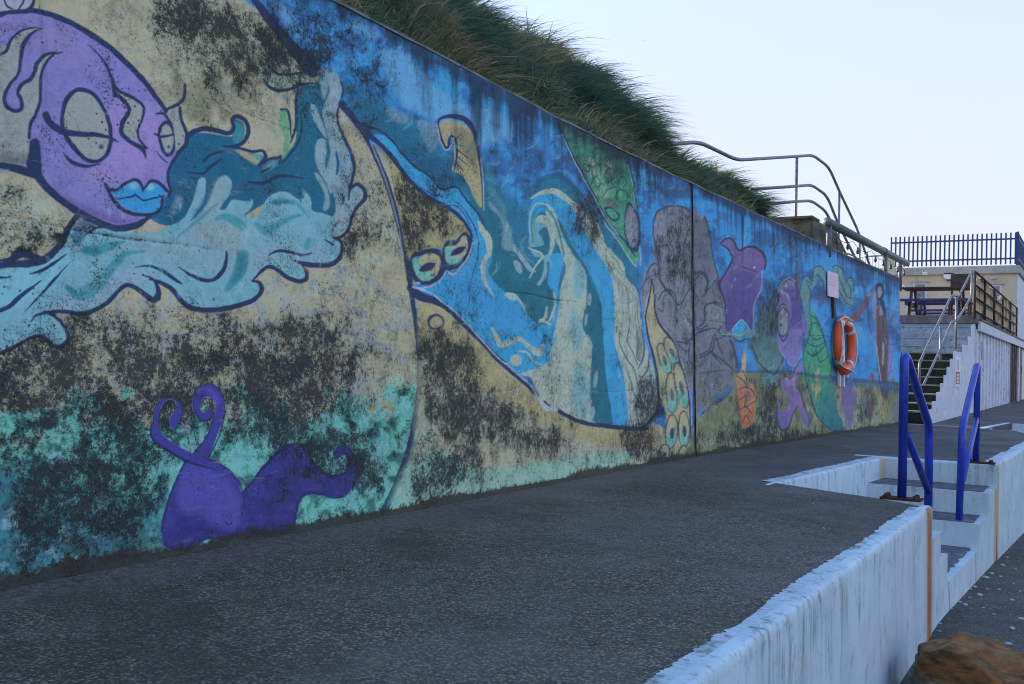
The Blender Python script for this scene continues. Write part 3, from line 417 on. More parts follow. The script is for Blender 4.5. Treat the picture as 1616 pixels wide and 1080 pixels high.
    F('B0', 'aqua', '490,420 540,475 640,490 715,475 770,495 690,530 600,560 520,550 480,500', .45, soft=3)
    F('B0', 'green', '572,740 590,705 625,725 635,870 640,930 605,1010 590,960 605,880 575,820', .75); F('B0', 'green', '500,810 530,790 560,850 570,930 540,870', .5, soft=5); F('B0', 'teal', '590,600 630,600 640,640 600,640', .5, soft=5); F('B0', 'green', '410,390 440,390 460,490 430,470', .4, soft=5)
    # purple head
    F('A0', 'purple', '-80,120 60,88 120,85 240,90 400,140 560,220 700,320 800,410 900,510 990,630 1060,720 1100,790 1150,870 1170,930 1110,1010 1075,1075 1065,1120 1080,1180 1085,1230 1050,1260 1040,1320 990,1360 920,1390 860,1430 780,1440 700,1420 600,1380 480,1330 370,1260 290,1180 255,1140 200,1100 150,1000 -80,1040', 1, mould=.2, keep=.75)
    F('A0', 'purpled', '260,1140 400,1240 600,1330 800,1400 900,1400 780,1440 600,1390 370,1270', .7, soft=7); F('A0', (126, 118, 172), '0,150 300,140 560,330 680,470 500,420 200,300', .4, soft=16); F('A0', (150, 132, 200), '720,640 1000,700 1060,1000 900,1150 500,1130 700,1000', .5, soft=18)
    F('A0', 'pale', '-80,370 60,290 110,225 180,180 245,182 175,250 140,320 130,400 115,480 60,545 25,620 40,685 100,715 145,690 140,640 115,590 130,550 180,510 215,470 225,420 260,365 330,345 392,336 310,395 268,490 262,590 250,680 195,780 188,900 175,1060 -80,1050', 1, mould=.3)
    F('A0', 'greyd', '-80,950 60,990 170,1000 180,1060 -80,1060', .5, soft=10)
    S('A0', 'navy', '-10,355 40,325 70,255 130,200 200,178 250,180', (20, 22, 20, 16, 12, 6)); S('A0', 'navy', '270,182 200,215 150,285 132,380 118,470 60,545 28,620 45,682 100,708 138,690 136,635 115,590 140,540 200,500 222,455 240,400 300,345 400,335', (8, 22, 30, 24, 20, 24, 26, 26, 26, 26, 26, 24, 26, 26, 26, 28, 24, 8)); S('A0', 'navy', '395,338 335,352 285,415 262,490 256,580 255,650 225,735 195,790 188,880', (6, 16, 18, 22, 22, 22, 22, 26, 20))
    F('A0', 'navy', '195,900 225,884 252,900 265,1000 266,1150 200,1110 172,1060 185,960'); S('A0', 'navy', '-80,1040 20,1058 120,1080 220,1110', (30, 44, 50, 60))
    F('A0', 'lav', '-80,-40 210,-40 195,45 140,68 60,60 -80,80', .8); S('A0', 'navy', '22,-30 40,30 80,60', (8, 14, 10)); S('A0', 'navy', '140,-30 150,10 120,60', (10, 16, 10)); S('A0', 'navy', '218,-30 205,40 150,74 60,78 0,95 -80,110', (16, 24, 22, 24, 36, 40))
    S('A0', 'navy', '60,80 150,72 240,72 400,122 560,205 700,302 800,392 900,492 985,600 1060,712', (26, 30, 36, 36, 38, 36, 36, 34, 32, 26)); S('A0', 'navy', '225,1090 280,1175 370,1262 500,1352 620,1415 720,1452 800,1455 880,1432 950,1385', (60, 50, 44, 48, 46, 46, 46, 44, 26)); S('A0', 'navy', '1172,930 1110,1015 1075,1080 1068,1150 1085,1210 1075,1250', (20, 22, 20, 20, 22, 20))
    F('A0', 'pale', '402,720 420,645 470,590 540,582 610,622 665,705 698,800 705,880 690,960 650,1010 600,1028 540,1010 480,950 430,880 400,800', mould=.3); S('A0', 'navy', '398,740 418,650 468,588 530,574 605,610 662,695 696,790 706,880 690,965 650,1015 600,1030 540,1012 478,950 428,880 398,800 396,740', (24, 32, 30, 28, 26, 24, 26, 28, 26, 24, 26, 28, 30, 30, 28, 26)); S('A0', 'navy', '290,735 330,795 400,838 500,855 620,862 700,880 758,908', (46, 46, 44, 36, 30, 24, 6)); F('A0', 'tealk', ell('A0', 645, 940, 15, 16)); S('A0', 'navy', '402,975 455,1032 540,1060 640,1046', (6, 24, 26, 6))
    F('A0', 'pale', '730,550 780,600 860,640 920,690 905,765 875,850 890,905 860,895 800,860 785,820 830,720 820,660 770,620 735,590'); S('A0', 'navy', '562,285 625,340 685,425 720,520 760,580 860,630 915,685 908,750 878,830 885,885 930,945', (4, 10, 16, 22, 24, 22, 20, 16, 14, 16, 18)); S('A0', 'navy', '718,500 735,595 800,650 825,710 785,775 775,845 830,905 905,950 930,1012', (14, 26, 24, 26, 30, 30, 28, 30, 6))
    F('A0', 'pale', '1022,840 1040,795 1075,785 1105,835 1115,900 1095,965 1060,972 1030,930'); S('A0', 'navy', '1014,850 1035,795 1072,782 1104,830 1112,900 1095,975 1060,985 1028,935 1014,860', (20, 20, 22, 22, 16, 22, 24, 22, 18)); S('A0', 'navy', '985,855 1040,872 1120,852', (12, 18, 10)); F('A0', 'tealk', ell('A0', 1075, 938, 10, 12)); S('A0', 'navy', '1000,968 1030,1010 1066,1036', (5, 12, 6)); S('A0', 'navy', '998,728 1050,730 1090,785 1110,840', (12, 18, 18, 12))
    F('A0', 'pale', '1075,715 1140,690 1150,780 1180,860 1168,925 1125,962 1112,840 1095,770'); S('A0', 'navy', '1055,702 1110,678 1160,645 1182,600 1182,542', (16, 22, 24, 24, 18)); S('A0', 'navy', '1148,685 1160,770 1190,850 1185,920 1130,975', (22, 22, 22, 26, 20))
    F('A1', 'lip', '712,285 780,265 840,225 880,240 905,278 940,232 990,236 1062,285 1020,312 1025,350 1000,400 920,420 830,402 760,352 740,312', 1, mould=.12, keep=.5); F('A1', (104, 178, 228), ell('A1', 850, 248, 26, 22), .9, soft=4); F('A1', (130, 190, 226), ell('A1', 958, 254, 24, 20), .9, soft=4)
    S('A1', 'navy', '672,235 692,265 745,268 800,228 850,205 888,222 912,262 955,218 1010,226 1072,288', (22, 24, 20, 22, 22, 20, 16, 20, 22, 20)); S('A1', 'navy', '685,268 730,345 790,400 870,426 960,426 1020,392 1035,320', (20, 26, 26, 24, 22, 22, 18)); S('A1', 'navy', '740,326 830,318 862,304 910,336 970,326 1040,308', (8, 13, 13, 13, 12, 10)); S('A1', 'navy', '905,262 908,282', (16, 10))
    # ---- loose brushwork over the sea, the creatures and the wings
    rb = np.random.default_rng(21)
    for n_, (xa, xb, ya, yb), cols, lw, al in ((170, (700, 1085, 210, 640), ('wave', 'teal', 'blued', 'turq', 'cyan'), (2, 5), .30), (150, (1105, 1418, 360, 600), ('white', 'ink', 'blued', 'cyanl', 'ink'), (1, 2.6), .32), (110, (1110, 1416, 590, 690), ('ink', 'wave', 'olive', 'mauve', 'seag'), (1, 3), .38), (90, (20, 520, 300, 470), ('pale', 'cyanl', 'turq', 'white'), (2, 6), .28), (60, (890, 1080, 230, 420), ('greend', 'ink'), (1, 3), .3), (60, (520, 900, 60, 260), ('blued', 'bright', 'cyanl'), (3, 9), .3)):
        for i in range(n_):
            x, y = rb.uniform(xa, xb), rb.uniform(ya, yb); l_ = rb.uniform(8, 30) if xa < 1000 else rb.uniform(5, 18); a = rb.normal(1.45 if xa > 400 else .3, .35)
            S('P', cols[rb.integers(len(cols))], ' '.join('%.1f,%.1f' % (x + l_ * u * math.cos(a + u * .8), y + l_ * u * math.sin(a + u * .8)) for u in (0, .5, 1)), (lw[0] * .6, rb.uniform(*lw), lw[0] * .5), al, 1.2)
    # ---- wear
    base = .26 + (n4 - .5) * .3 + .14 * np.clip((py - 560) / 90, 0, 1) * np.clip((720 - px) / 60, 0, 1)
    WR[..., 0] = np.maximum(WR[..., 0] * .8, base * .7)
    for b in ((330, 60, 120, 80, .42), (440, 110, 60, 60, .4), (280, 30, 60, 60, .3), (520, 60, 60, 60, .35), (590, 150, 40, 80, .3), (70, 380, 100, 50, .35), (40, 300, 50, 20, .3), (300, 560, 240, 80, .44), (80, 590, 110, 70, .5), (500, 570, 90, 90, .5), (560, 320, 50, 70, .35), (540, 420, 50, 60, .3), (90, 780, 110, 120, .5), (200, 800, 60, 60, .25), (230, 680, 100, 60, .45), (480, 680, 120, 60, .5), (560, 740, 60, 60, .35), (690, 300, 50, 50, .35), (700, 620, 60, 90, .55), (760, 660, 60, 50, .45), (860, 690, 60, 40, .4), (730, 740, 50, 30, .4), (660, 770, 40, 40, .5), (1000, 690, 40, 20, .5), (1025, 630, 22, 40, .5), (640, 380, 40, 30, .3), (910, 360, 30, 40, .35), (930, 350, 16, 60, .4), (960, 250, 50, 30, .2), (1020, 260, 60, 50, .35), (1060, 400, 30, 60, .3), (730, 500, 60, 50, .2), (860, 560, 20, 60, .25), (1180, 690, 60, 20, .35), (1210, 640, 16, 40, .3), (1280, 690, 60, 14, .3), (1215, 500, 24, 50, .3), (690, 560, 60, 30, .3), (420, 780, 50, 30, .35), (490, 740, 40, 20, .4), (900, 620, 40, 40, .2), (420, 300, 60, 20, .25), (520, 360, 20, 14, .5), (310, 380, 50, 20, .25), (1010, 720, 80, 16, .4)):
        blob(*b)
    for b in ((160, 180, 130, 160, -.6), (330, 830, 60, 50, -.6), (400, 780, 40, 50, -.4), (635, 760, 26, 60, -.6), (655, 640, 20, 80, -.5), (560, 640, 60, 60, -.35), (300, 700, 50, 40, -.4), (430, 720, 50, 30, -.4), (80, 720, 50, 30, -.35), (150, 850, 60, 30, -.3), (160, 580, 30, 30, -.4), (400, 470, 100, 20, -.4), (150, 300, 100, 40, -.5), (350, 440, 150, 40, -.45), (820, 400, 60, 100, -.3), (880, 500, 40, 100, -.3)):
        blob(*b)
    WR[..., 0] += (n1 - .5) * .5 + (n2 - .5) * .25
    WR[..., 1] = np.clip(.35 + (n1 - .5) * 1.2, 0, 1)
    WR[..., 0] = np.minimum(WR[..., 0], .68) * PR; np.clip(WR, 0, 1, out=WR)
    # pigment laid on unevenly by roller and brush
    CV[:] *= (1 + (n2 - .5) * .16 + (nz2(MH, MW, 5, 30, 3, 9) - .5) * .14 + (nz2(MH, MW, 40, 4, 3, 11) - .5) * .12)[..., None]
# ---------------------------------------------------------------- helpers
def ray(x, y): return CAMM @ np.array([(x - CX) / FOC, (CY - y) / FOC, -1.0])
def at_x(x, y, X): d = ray(x, y); return EYE + d * ((X - EYE[0]) / d[0])
def at_y(x, y, Y): d = ray(x, y); return EYE + d * ((Y - EYE[1]) / d[1])
def at_z(x, y, Z): d = ray(x, y); return EYE + d * ((Z - EYE[2]) / d[2])
def alb(c):
    return np.clip(lin(c) / AMB, .008, .86)
def col4(c): return (float(c[0]), float(c[1]), float(c[2]), 1.0)

class G:
    """small node graph writer"""
    def __init__(s, name):
        s.m = bpy.data.materials.new(name); s.m.use_nodes = True; s.t = s.m.node_tree; s.n = s.t.nodes; s.b = s.n['Principled BSDF']
        s.co = s.n.new('ShaderNodeTexCoord').outputs['Object']
    def link(s, a, b): s.t.links.new(a, b)
    def val(s, v, sock):
        if hasattr(v, 'links'): s.link(v, sock)
        else: sock.default_value = v
    def mapc(s, scale=(1, 1, 1), loc=(0, 0, 0)):
        n = s.n.new('ShaderNodeMapping'); n.inputs['Scale'].default_value = scale; n.inputs['Location'].default_value = loc
        s.link(s.co, n.inputs[0]); return n.outputs[0]
    def noise(s, sc, det=4, rough=.55, vec=None, dist=0, out=0):
        n = s.n.new('ShaderNodeTexNoise'); n.inputs['Scale'].default_value = sc; n.inputs['Detail'].default_value = det
        n.inputs['Roughness'].default_value = rough; n.inputs['Distortion'].default_value = dist
        s.link(vec if vec is not None else s.co, n.inputs['Vector']); return n.outputs[out]
    def voro(s, sc, vec=None, feat='F1', out='Distance'):
        n = s.n.new('ShaderNodeTexVoronoi'); n.feature = feat; n.inputs['Scale'].default_value = sc
        s.link(vec if vec is not None else s.co, n.inputs['Vector']); return n.outputs[out]
    def math(s, op, a, b=0.0, clamp=False):
        n = s.n.new('ShaderNodeMath'); n.operation = op; n.use_clamp = clamp; s.val(a, n.inputs[0]); s.val(b, n.inputs[1]); return n.outputs[0]
    def ramp(s, v, lo, hi, a=0.0, b=1.0):
        n = s.n.new('ShaderNodeMapRange'); n.interpolation_type = 'SMOOTHSTEP'; s.val(v, n.inputs[0])
        for i, x in zip((1, 2, 3, 4), (lo, hi, a, b)): s.val(x, n.inputs[i])
        return n.outputs[0]
    def mix(s, f, a, b, mode='MIX'):
        n = s.n.new('ShaderNodeMix'); n.data_type = 'RGBA'; n.blend_type = mode; s.val(f, n.inputs[0])
        for i, v in ((6, a), (7, b)):
            if hasattr(v, 'links'): s.link(v, n.inputs[i])
            else: n.inputs[i].default_value = col4(v)
        return n.outputs[2]
    def attr(s, name, out='Color'):
        n = s.n.new('ShaderNodeAttribute'); n.attribute_name = name; return n.outputs[out]
    def sep(s, v):
        n = s.n.new('ShaderNodeSeparateXYZ'); s.link(v, n.inputs[0]); return n.outputs
    def bump(s, hgt, dist=.01, strength=1.0):
        n = s.n.new('ShaderNodeBump'); n.inputs['Distance'].default_value = dist; n.inputs['Strength'].default_value = strength
        s.link(hgt, n.inputs['Height']); s.link(n.outputs[0], s.b.inputs['Normal'])
    def done(s, color, rough=.8, metal=0.0, spec=.3):
        s.val(color if hasattr(color, 'links') else col4(color), s.b.inputs['Base Color']); s.val(rough, s.b.inputs['Roughness'])
        s.b.inputs['Metallic'].default_value = metal; s.b.inputs['Specular IOR Level'].default_value = spec; return s.m

def simple(name, c, rough=.6, metal=0.0, var=.25, sc=8, dirt=None, spec=.3, bump=0):
    g = G(name); n = g.noise(sc, 5, .6)
    c = np.array(c, float); cc = g.mix(g.ramp(n, .3, .7), c * (1 - var), np.minimum(c * (1 + var), .9))
    if dirt is not None:
        cc = g.mix(g.ramp(g.noise(sc * 3, 6, .7), .52, .66, 0, .8), cc, dirt)
    if bump: g.bump(g.noise(sc * 8, 4, .6), bump)
    return g.done(cc, rough, metal, spec)

def mesh(name, v, f, mats, parent=None, smooth=False, mi=None):
    me = bpy.data.meshes.new(name); me.from_pydata([tuple(map(float, p)) for p in v], [], [tuple(map(int, q)) for q in f])
    for m in (mats if isinstance(mats, (list, tuple)) else [mats]): me.materials.append(m)
    if mi is not None: me.polygons.foreach_set('material_index', np.array(mi, np.int32))
    if smooth: me.polygons.foreach_set('use_smooth', np.ones(len(me.polygons), bool))
    me.update(); o = bpy.data.objects.new(name, me); COL.objects.link(o)
    if parent: adopt(o, parent)
    return o
def adopt(o, p):
    o.parent = p
    q = p
    off = Vector((0, 0, 0))
    while q: off -= q.location; q = q.parent
    o.location = off
def thing(name, label, cat, loc=(0, 0, 0), group=None):
    o = bpy.data.objects.new(name, None); COL.objects.link(o); o.location = tuple(map(float, loc)); o.empty_display_size = .1
    return tag(o, label, cat, group)
def tag(o, label, cat, group=None):
    o['label'] = label; o['category'] = cat
    if group: o['group'] = group
    return o
def struct(o): o['kind'] = 'structure'; return o
def dup(root, delta, label=None):
    r = root.copy(); COL.objects.link(r); r.location = root.location + Vector(delta)
    if label: r['label'] = label
    for ch in list(root.children):
        c = ch.copy(); COL.objects.link(c); c.parent = r
    return r

class MB:
    """collects simple solids into one mesh"""
    def __init__(s): s.v = []; s.f = []; s.mi = []; s.cur = 0
    def add(s, v, f):
        k = len(s.v); s.v += [tuple(p) for p in v]; s.f += [tuple(i + k for i in q) for q in f]; s.mi += [s.cur] * len(f); return s
    def box(s, x0, x1, y0, y1, z0, z1):
        v = [(x, y, z) for z in (z0, z1) for y in (y0, y1) for x in (x0, x1)]
        return s.add(v, [(0, 2, 3, 1), (4, 5, 7, 6), (0, 1, 5, 4), (2, 6, 7, 3), (0, 4, 6, 2), (1, 3, 7, 5)])
    def bbox(s, x0, x1, y0, y1, z0, z1, b=.008):
        """box with chamfered edges"""
        bm = bmesh.new(); bmesh.ops.create_cube(bm, size=1)
        for q in bm.verts: q.co = ((x0 + x1) / 2 + q.co.x * (x1 - x0), (y0 + y1) / 2 + q.co.y * (y1 - y0), (z0 + z1) / 2 + q.co.z * (z1 - z0))
        bmesh.ops.bevel(bm, geom=bm.edges[:], offset=b, segments=2, affect='EDGES'); return s.bm(bm)
    def bm(s, bm):
        bm.verts.ensure_lookup_table(); bm.verts.index_update()
        s.add([q.co[:] for q in bm.verts], [[q.index for q in fc.verts] for fc in bm.faces]); bm.free(); return s
    def prism(s, poly, a0, a1, axis='x'):
        """poly in the two other axes, extruded along axis"""
        n = len(poly); mk = {'x': lambda a, p: (a, p[0], p[1]), 'y': lambda a, p: (p[0], a, p[1]), 'z': lambda a, p: (p[0], p[1], a)}[axis]
        v = [mk(a0, p) for p in poly] + [mk(a1, p) for p in poly]
        return s.add(v, [tuple(range(n))[::-1], tuple(range(n, 2 * n))] + [(i, (i + 1) % n, n + (i + 1) % n, n + i) for i in range(n)])
    def tube(s, pts, r, seg=10, caps=True):
        P = [np.array(p, float) for p in pts]; rr = r if hasattr(r, '__len__') else [r] * len(P)
        T = [unit((P[min(i + 1, len(P) - 1)] - P[max(i - 1, 0)])) for i in range(len(P))]
        u = np.cross(T[0], (0, 0, 1)); u = unit(u) if np.linalg.norm(u) > .05 else unit(np.cross(T[0], (1, 0, 0)))
        v = []
        for i, p in enumerate(P):
            u = unit(u - T[i] * u.dot(T[i])); q = np.cross(T[i], u)
            k = 1.0
            if 0 < i < len(P) - 1:
                c = unit(P[i] - P[i - 1]).dot(unit(P[i + 1] - P[i])); k = 1 / max(.6, math.sqrt(max(.36, (1 + c) / 2)))
            v += [p + rr[i] * k ** .5 * (math.cos(a) * u + math.sin(a) * q) for a in [2 * math.pi * j / seg for j in range(seg)]]
        f = [(i * seg + j, i * seg + (j + 1) % seg, (i + 1) * seg + (j + 1) % seg, (i + 1) * seg + j) for i in range(len(P) - 1) for j in range(seg)]
        if caps: f += [tuple(range(seg))[::-1], tuple((len(P) - 1) * seg + j for j in range(seg))]
        return s.add(v, f)
    def make(s, name, mats, parent=None, smooth=False): return mesh(name, s.v, s.f, mats, parent, smooth, s.mi)

def fillet(pts, r, n=5):
    P = [np.array(p, float) for p in pts]; out = [P[0]]
    for a, b, c in zip(P, P[1:], P[2:]):
        d0, d1 = a - b, c - b; rr = min(r, np.linalg.norm(d0) * .45, np.linalg.norm(d1) * .45)
        s0, s1 = b + unit(d0) * rr, b + unit(d1) * rr
        out += [(1 - t) ** 2 * s0 + 2 * t * (1 - t) * b + t * t * s1 for t in np.linspace(0, 1, n)]
    return out + [P[-1]]
def smoothsh(o):
    o.data.polygons.foreach_set('use_smooth', np.ones(len(o.data.polygons), bool)); return o

# ---------------------------------------------------------------- materials
def wall_paint():
    g = G('mural paint on concrete'); paint = g.attr('paint'); wear = g.sep(g.attr('wear'))
    n1 = g.noise(9, 9, .72); n2 = g.noise(46, 6, .72); n3 = g.noise(150, 3, .6)
    s = g.math('ADD', g.math('MULTIPLY', n1, .42), g.math('ADD', g.math('MULTIPLY', n2, .36), g.math('MULTIPLY', n3, .22)))
    m = g.math('ADD', g.math('MULTIPLY', g.math('SUBTRACT', s, .5), 3.4), g.math('SUBTRACT', wear[0], .55))
    mould = g.ramp(m, -.07, .20)
    film = g.ramp(m, -.42, .10, 0, .45)
    mc = g.mix(g.ramp(g.noise(5, 4, .6), .4, .65), (.029, .035, .033), (.060, .058, .046))
    vv = g.math('ADD', g.math('MULTIPLY', g.noise(16, 8, .78), .6), g.math('MULTIPLY', g.noise(3.2, 6, .7), .4))
    paint = g.mix(g.ramp(vv, .34, .50, .55, 0), paint, g.mix(.62, paint, (.020, .028, .032)))            # grime held in the pores
    paint = g.mix(g.ramp(g.noise(1, 7, .75, g.mapc((16, 5, 26), (3, 3, 1))), .56, .68, 0, .30), paint, (.52, .56, .52))   # scuffs and chalking
    c = g.mix(film, paint, (.07, .085, .085))
    c = g.mix(g.ramp(g.noise(24, 5, .7),   .58, .72, 0, .16), c, (.46, .50, .48))         # rubbed, chalky patches
    c = g.mix(g.math('MULTIPLY', mould, .9), c, mc)
    sp = g.math('ADD', g.noise(95, 4, .8), g.math('MULTIPLY', g.math('SUBTRACT', g.noise(4.5, 5, .65), .5), .55))   # fine black peppering
    sp = g.math('ADD', sp, g.math('MULTIPLY', wear[0], .10))
    c = g.mix(g.ramp(sp, .60, .69, 0, .85), c, (.030, .034, .032))
    # drips of algae from the top edge, wider stains below them
    d = g.noise(1, 6, .65, g.mapc((9, 9, .9)))
    dm = g.math('ADD', g.math('MULTIPLY', g.math('SUBTRACT', d, .5), 2.4), g.math('SUBTRACT', wear[2], .5))
    c = g.mix(g.ramp(dm, -.25, .5, 0, .86), c, (.024, .032, .042))
    # pits and small chips
    v = g.voro(34); ch = g.math('MULTIPLY', g.ramp(v, .10, .19, 1, 0), g.ramp(g.noise(3.2, 4, .6), .46, .6))
    c = g.mix(g.math('MULTIPLY', ch, .85), c, (.045, .038, .030))
    v2 = g.voro(11); ch2 = g.math('MULTIPLY', g.ramp(v2, .06, .13, 1, 0), g.ramp(g.noise(1.3, 3, .6, g.mapc((1, 1, 1), (4, 7, 1))), .56, .62))
    c = g.mix(g.math('MULTIPLY', ch2, .8), c, (.035, .03, .025))
    # soil splashed along the foot
    ft = g.math('ADD', wear[1], g.math('MULTIPLY', g.math('SUBTRACT', g.math('ADD', g.math('MULTIPLY', n2, .6), g.math('MULTIPLY', n1, .4)), .5), 1.7))
    c = g.mix(g.ramp(ft, .50, .78, 0, .94), c, g.mix(g.ramp(n3, .35, .65), (.040, .036, .024), (.085, .070, .050)))
    c = g.mix(.13, c, g.mix(1.0, c, g.noise(300, 2, .5, None, 0, 0), 'MULTIPLY'))
    hgt = g.math('ADD', g.math('MULTIPLY', g.noise(60, 5, .65), .6), g.math('MULTIPLY', mould, -.35)); hgt = g.math('SUBTRACT', hgt, g.math('MULTIPLY', g.math('ADD', ch, ch2), .8))
    g.bump(hgt, .006, .8)
    return g.done(c, .72, 0, .25)

def asphalt(name, a, b, moss, wet=.0, sc=1.0):
    g = G(name)
    n1 = g.noise(1.1 * sc, 5, .6); n2 = g.noise(9 * sc, 6, .7); v = g.voro(92 * sc, None, 'F1', 'Color'); vs = g.sep(v); vd = g.voro(92 * sc)
    c = g.mix(g.ramp(n2, .3, .7), a, b)
    c = g.mix(g.ramp(vs[0], .35, 1.0, 0, .75), c, np.array(b) * 2.5); c = g.mix(g.ramp(vd, .25, .6, 0, .75), c, np.array(a) * .35)
    c = g.mix(g.ramp(vs[1], .93, .97, 0, .55), c, (.30, .30, .30))                         # pale chippings
    c = g.mix(g.ramp(g.noise(2.6 * sc, 6, .7, g.mapc((1, 1, 1), (3, 1, 0))), .5, .68, 0, .62), c, moss)
    c = g.mix(g.ramp(g.noise(.7, 5, .65, g.mapc((1, 1, 1), (9, 2, 0))), .5, .66, 0, .5), c, np.array(a) * .5)
    vp = g.voro(17 * sc, g.mapc((1, 1.5, 1))); pm = g.math('MULTIPLY', g.ramp(vp, .07, .10, 1, 0), g.ramp(g.noise(5 * sc, 2), .5, .54))
    c = g.mix(g.math('MULTIPLY', pm, .22), c, (.26, .25, .24))
    if name == 'worn tarmac':
        p = g.sep(g.co); wob = g.math('MULTIPLY', g.math('SUBTRACT', g.noise(3, 5, .6), .5), .30)
        jl = g.math('ADD', g.math('ADD', p[1], g.math('MULTIPLY', g.math('ADD', p[0], 2.3), .5)), g.math('MULTIPLY', wob, .5))
        c = g.mix(g.ramp(jl, 7.08, 7.16, 0, .72), c, g.mix(g.ramp(n2, .3, .7), (.078, .074, .064), (.120, .114, .100)))       # newer, smoother strip
        c = g.mix(g.ramp(g.math('ADD', p[0], wob), -2.95, -2.66, .85, 0), c, g.mix(g.ramp(g.noise(30, 6, .7), .35, .65), (.085, .068, .056), (.25, .195, .17)))   # silt along the wall
        c = g.mix(g.ramp(g.noise(1.5, 6, .68, g.mapc((1, .6, 1), (2, 9, 4))), .47, .64, 0, .35), c, (.205, .19, .15))
        c = g.mix(g.ramp(g.noise(2.1, 6, .68, g.mapc((1, 1, 1), (12, 5, 4))), .52, .68, 0, .5), c, (.055, .060, .032))
    h = g.math('ADD', g.math('MULTIPLY', vd, -.7), g.math('ADD', g.math('MULTIPLY', n2, .8), g.math('MULTIPLY', g.noise(160 * sc, 3), .4)))
    g.bump(h, .012, .9)
    return g.done(c, g.ramp(n1, .35, .7, .62, .9), 0, .35)

def white_wall():
    g = G('weathered white masonry paint'); n = g.noise(3, 5, .6)
    c = g.mix(g.ramp(n, .3, .7), (.66, .77, .77), (.54, .64, .63))
    st = g.noise(1, 6, .65, g.mapc((22, 22, 1.1))); pos = g.sep(g.co)
    # algae runs below the rim, thicker on some stretches
    z = g.ramp(pos[2], -.55, -.02, .0, 1.0)
    a = g.math('MULTIPLY', g.ramp(g.math('ADD', g.math('MULTIPLY', st, .75), g.math('MULTIPLY', g.noise(2.2, 4, .6), .55)), .66, .84), z)
    wk = g.ramp(g.math('ADD', pos[1], g.math('MULTIPLY', g.math('SUBTRACT', g.noise(.9, 4, .6), .5), 6)), 2.4, 5.2, 1.0, .45)
    c = g.mix(g.math('MULTIPLY', g.math('MULTIPLY', a, wk), .85), c, (.095, .098, .064))
    c = g.mix(g.math('MULTIPLY', g.math('MULTIPLY', g.ramp(g.noise(1, 8, .74, g.mapc((11, 11, 2.6), (2, 5, 1))), .55, .66), wk), .6), c, (.13, .135, .10))
    c = g.mix(g.math('MULTIPLY', g.ramp(g.noise(7, 8, .72, g.mapc((1, 1, .5))), .54, .66), .45), c, (.20, .21, .17))
    c = g.mix(g.math('MULTIPLY', g.ramp(g.noise(14, 8, .75), .56, .68), g.ramp(pos[2], -.25, .02, 0, .7)), c, (.10, .11, .08))
    c = g.mix(g.ramp(g.noise(30, 6, .7), .6, .72, 0, .35), c, (.28, .28, .26))
    # rust runs under the rail plates
    wv = g.math('MULTIPLY', g.math('SUBTRACT', g.noise(1, 3, .5, g.mapc((1, 1, 3))), .5), .02)
    y = g.math('ADD', pos[1], wv)
    nx = g.ramp(g.sep(g.n.new('ShaderNodeNewGeometry').outputs['Normal'])[0], .2, .6)
    for y0, hw, cc, am in ((RUST1, .24, (.58, .47, .26), .6), (RUST1, .115, (.40, .15, .04), 1.0), (RUST2, .22, (.55, .42, .20), .9), (RUST3, .03, (.25, .13, .06), .7), (RUST4, .04, (.32, .17, .07), .6)):
        mk = g.ramp(g.math('ABSOLUTE', g.math('SUBTRACT', y, y0)), hw * .45, hw, am, 0)
        mk = g.math('MULTIPLY', g.math('MULTIPLY', mk, g.ramp(g.noise(5, 4, .6), .2, .5, .6, 1)), nx)
        if y0 in (RUST3, RUST4): mk = g.math('MULTIPLY', mk, g.ramp(pos[2], -.56, -.5, 1, 0))
        c = g.mix(mk, c, cc)
    g.bump(g.noise(40, 6, .65), .004, .6)
    return g.done(c, .6, 0, .3)
RUST1, RUST2, RUST3, RUST4 = 6.24, 9.66, 7.09, 8.36

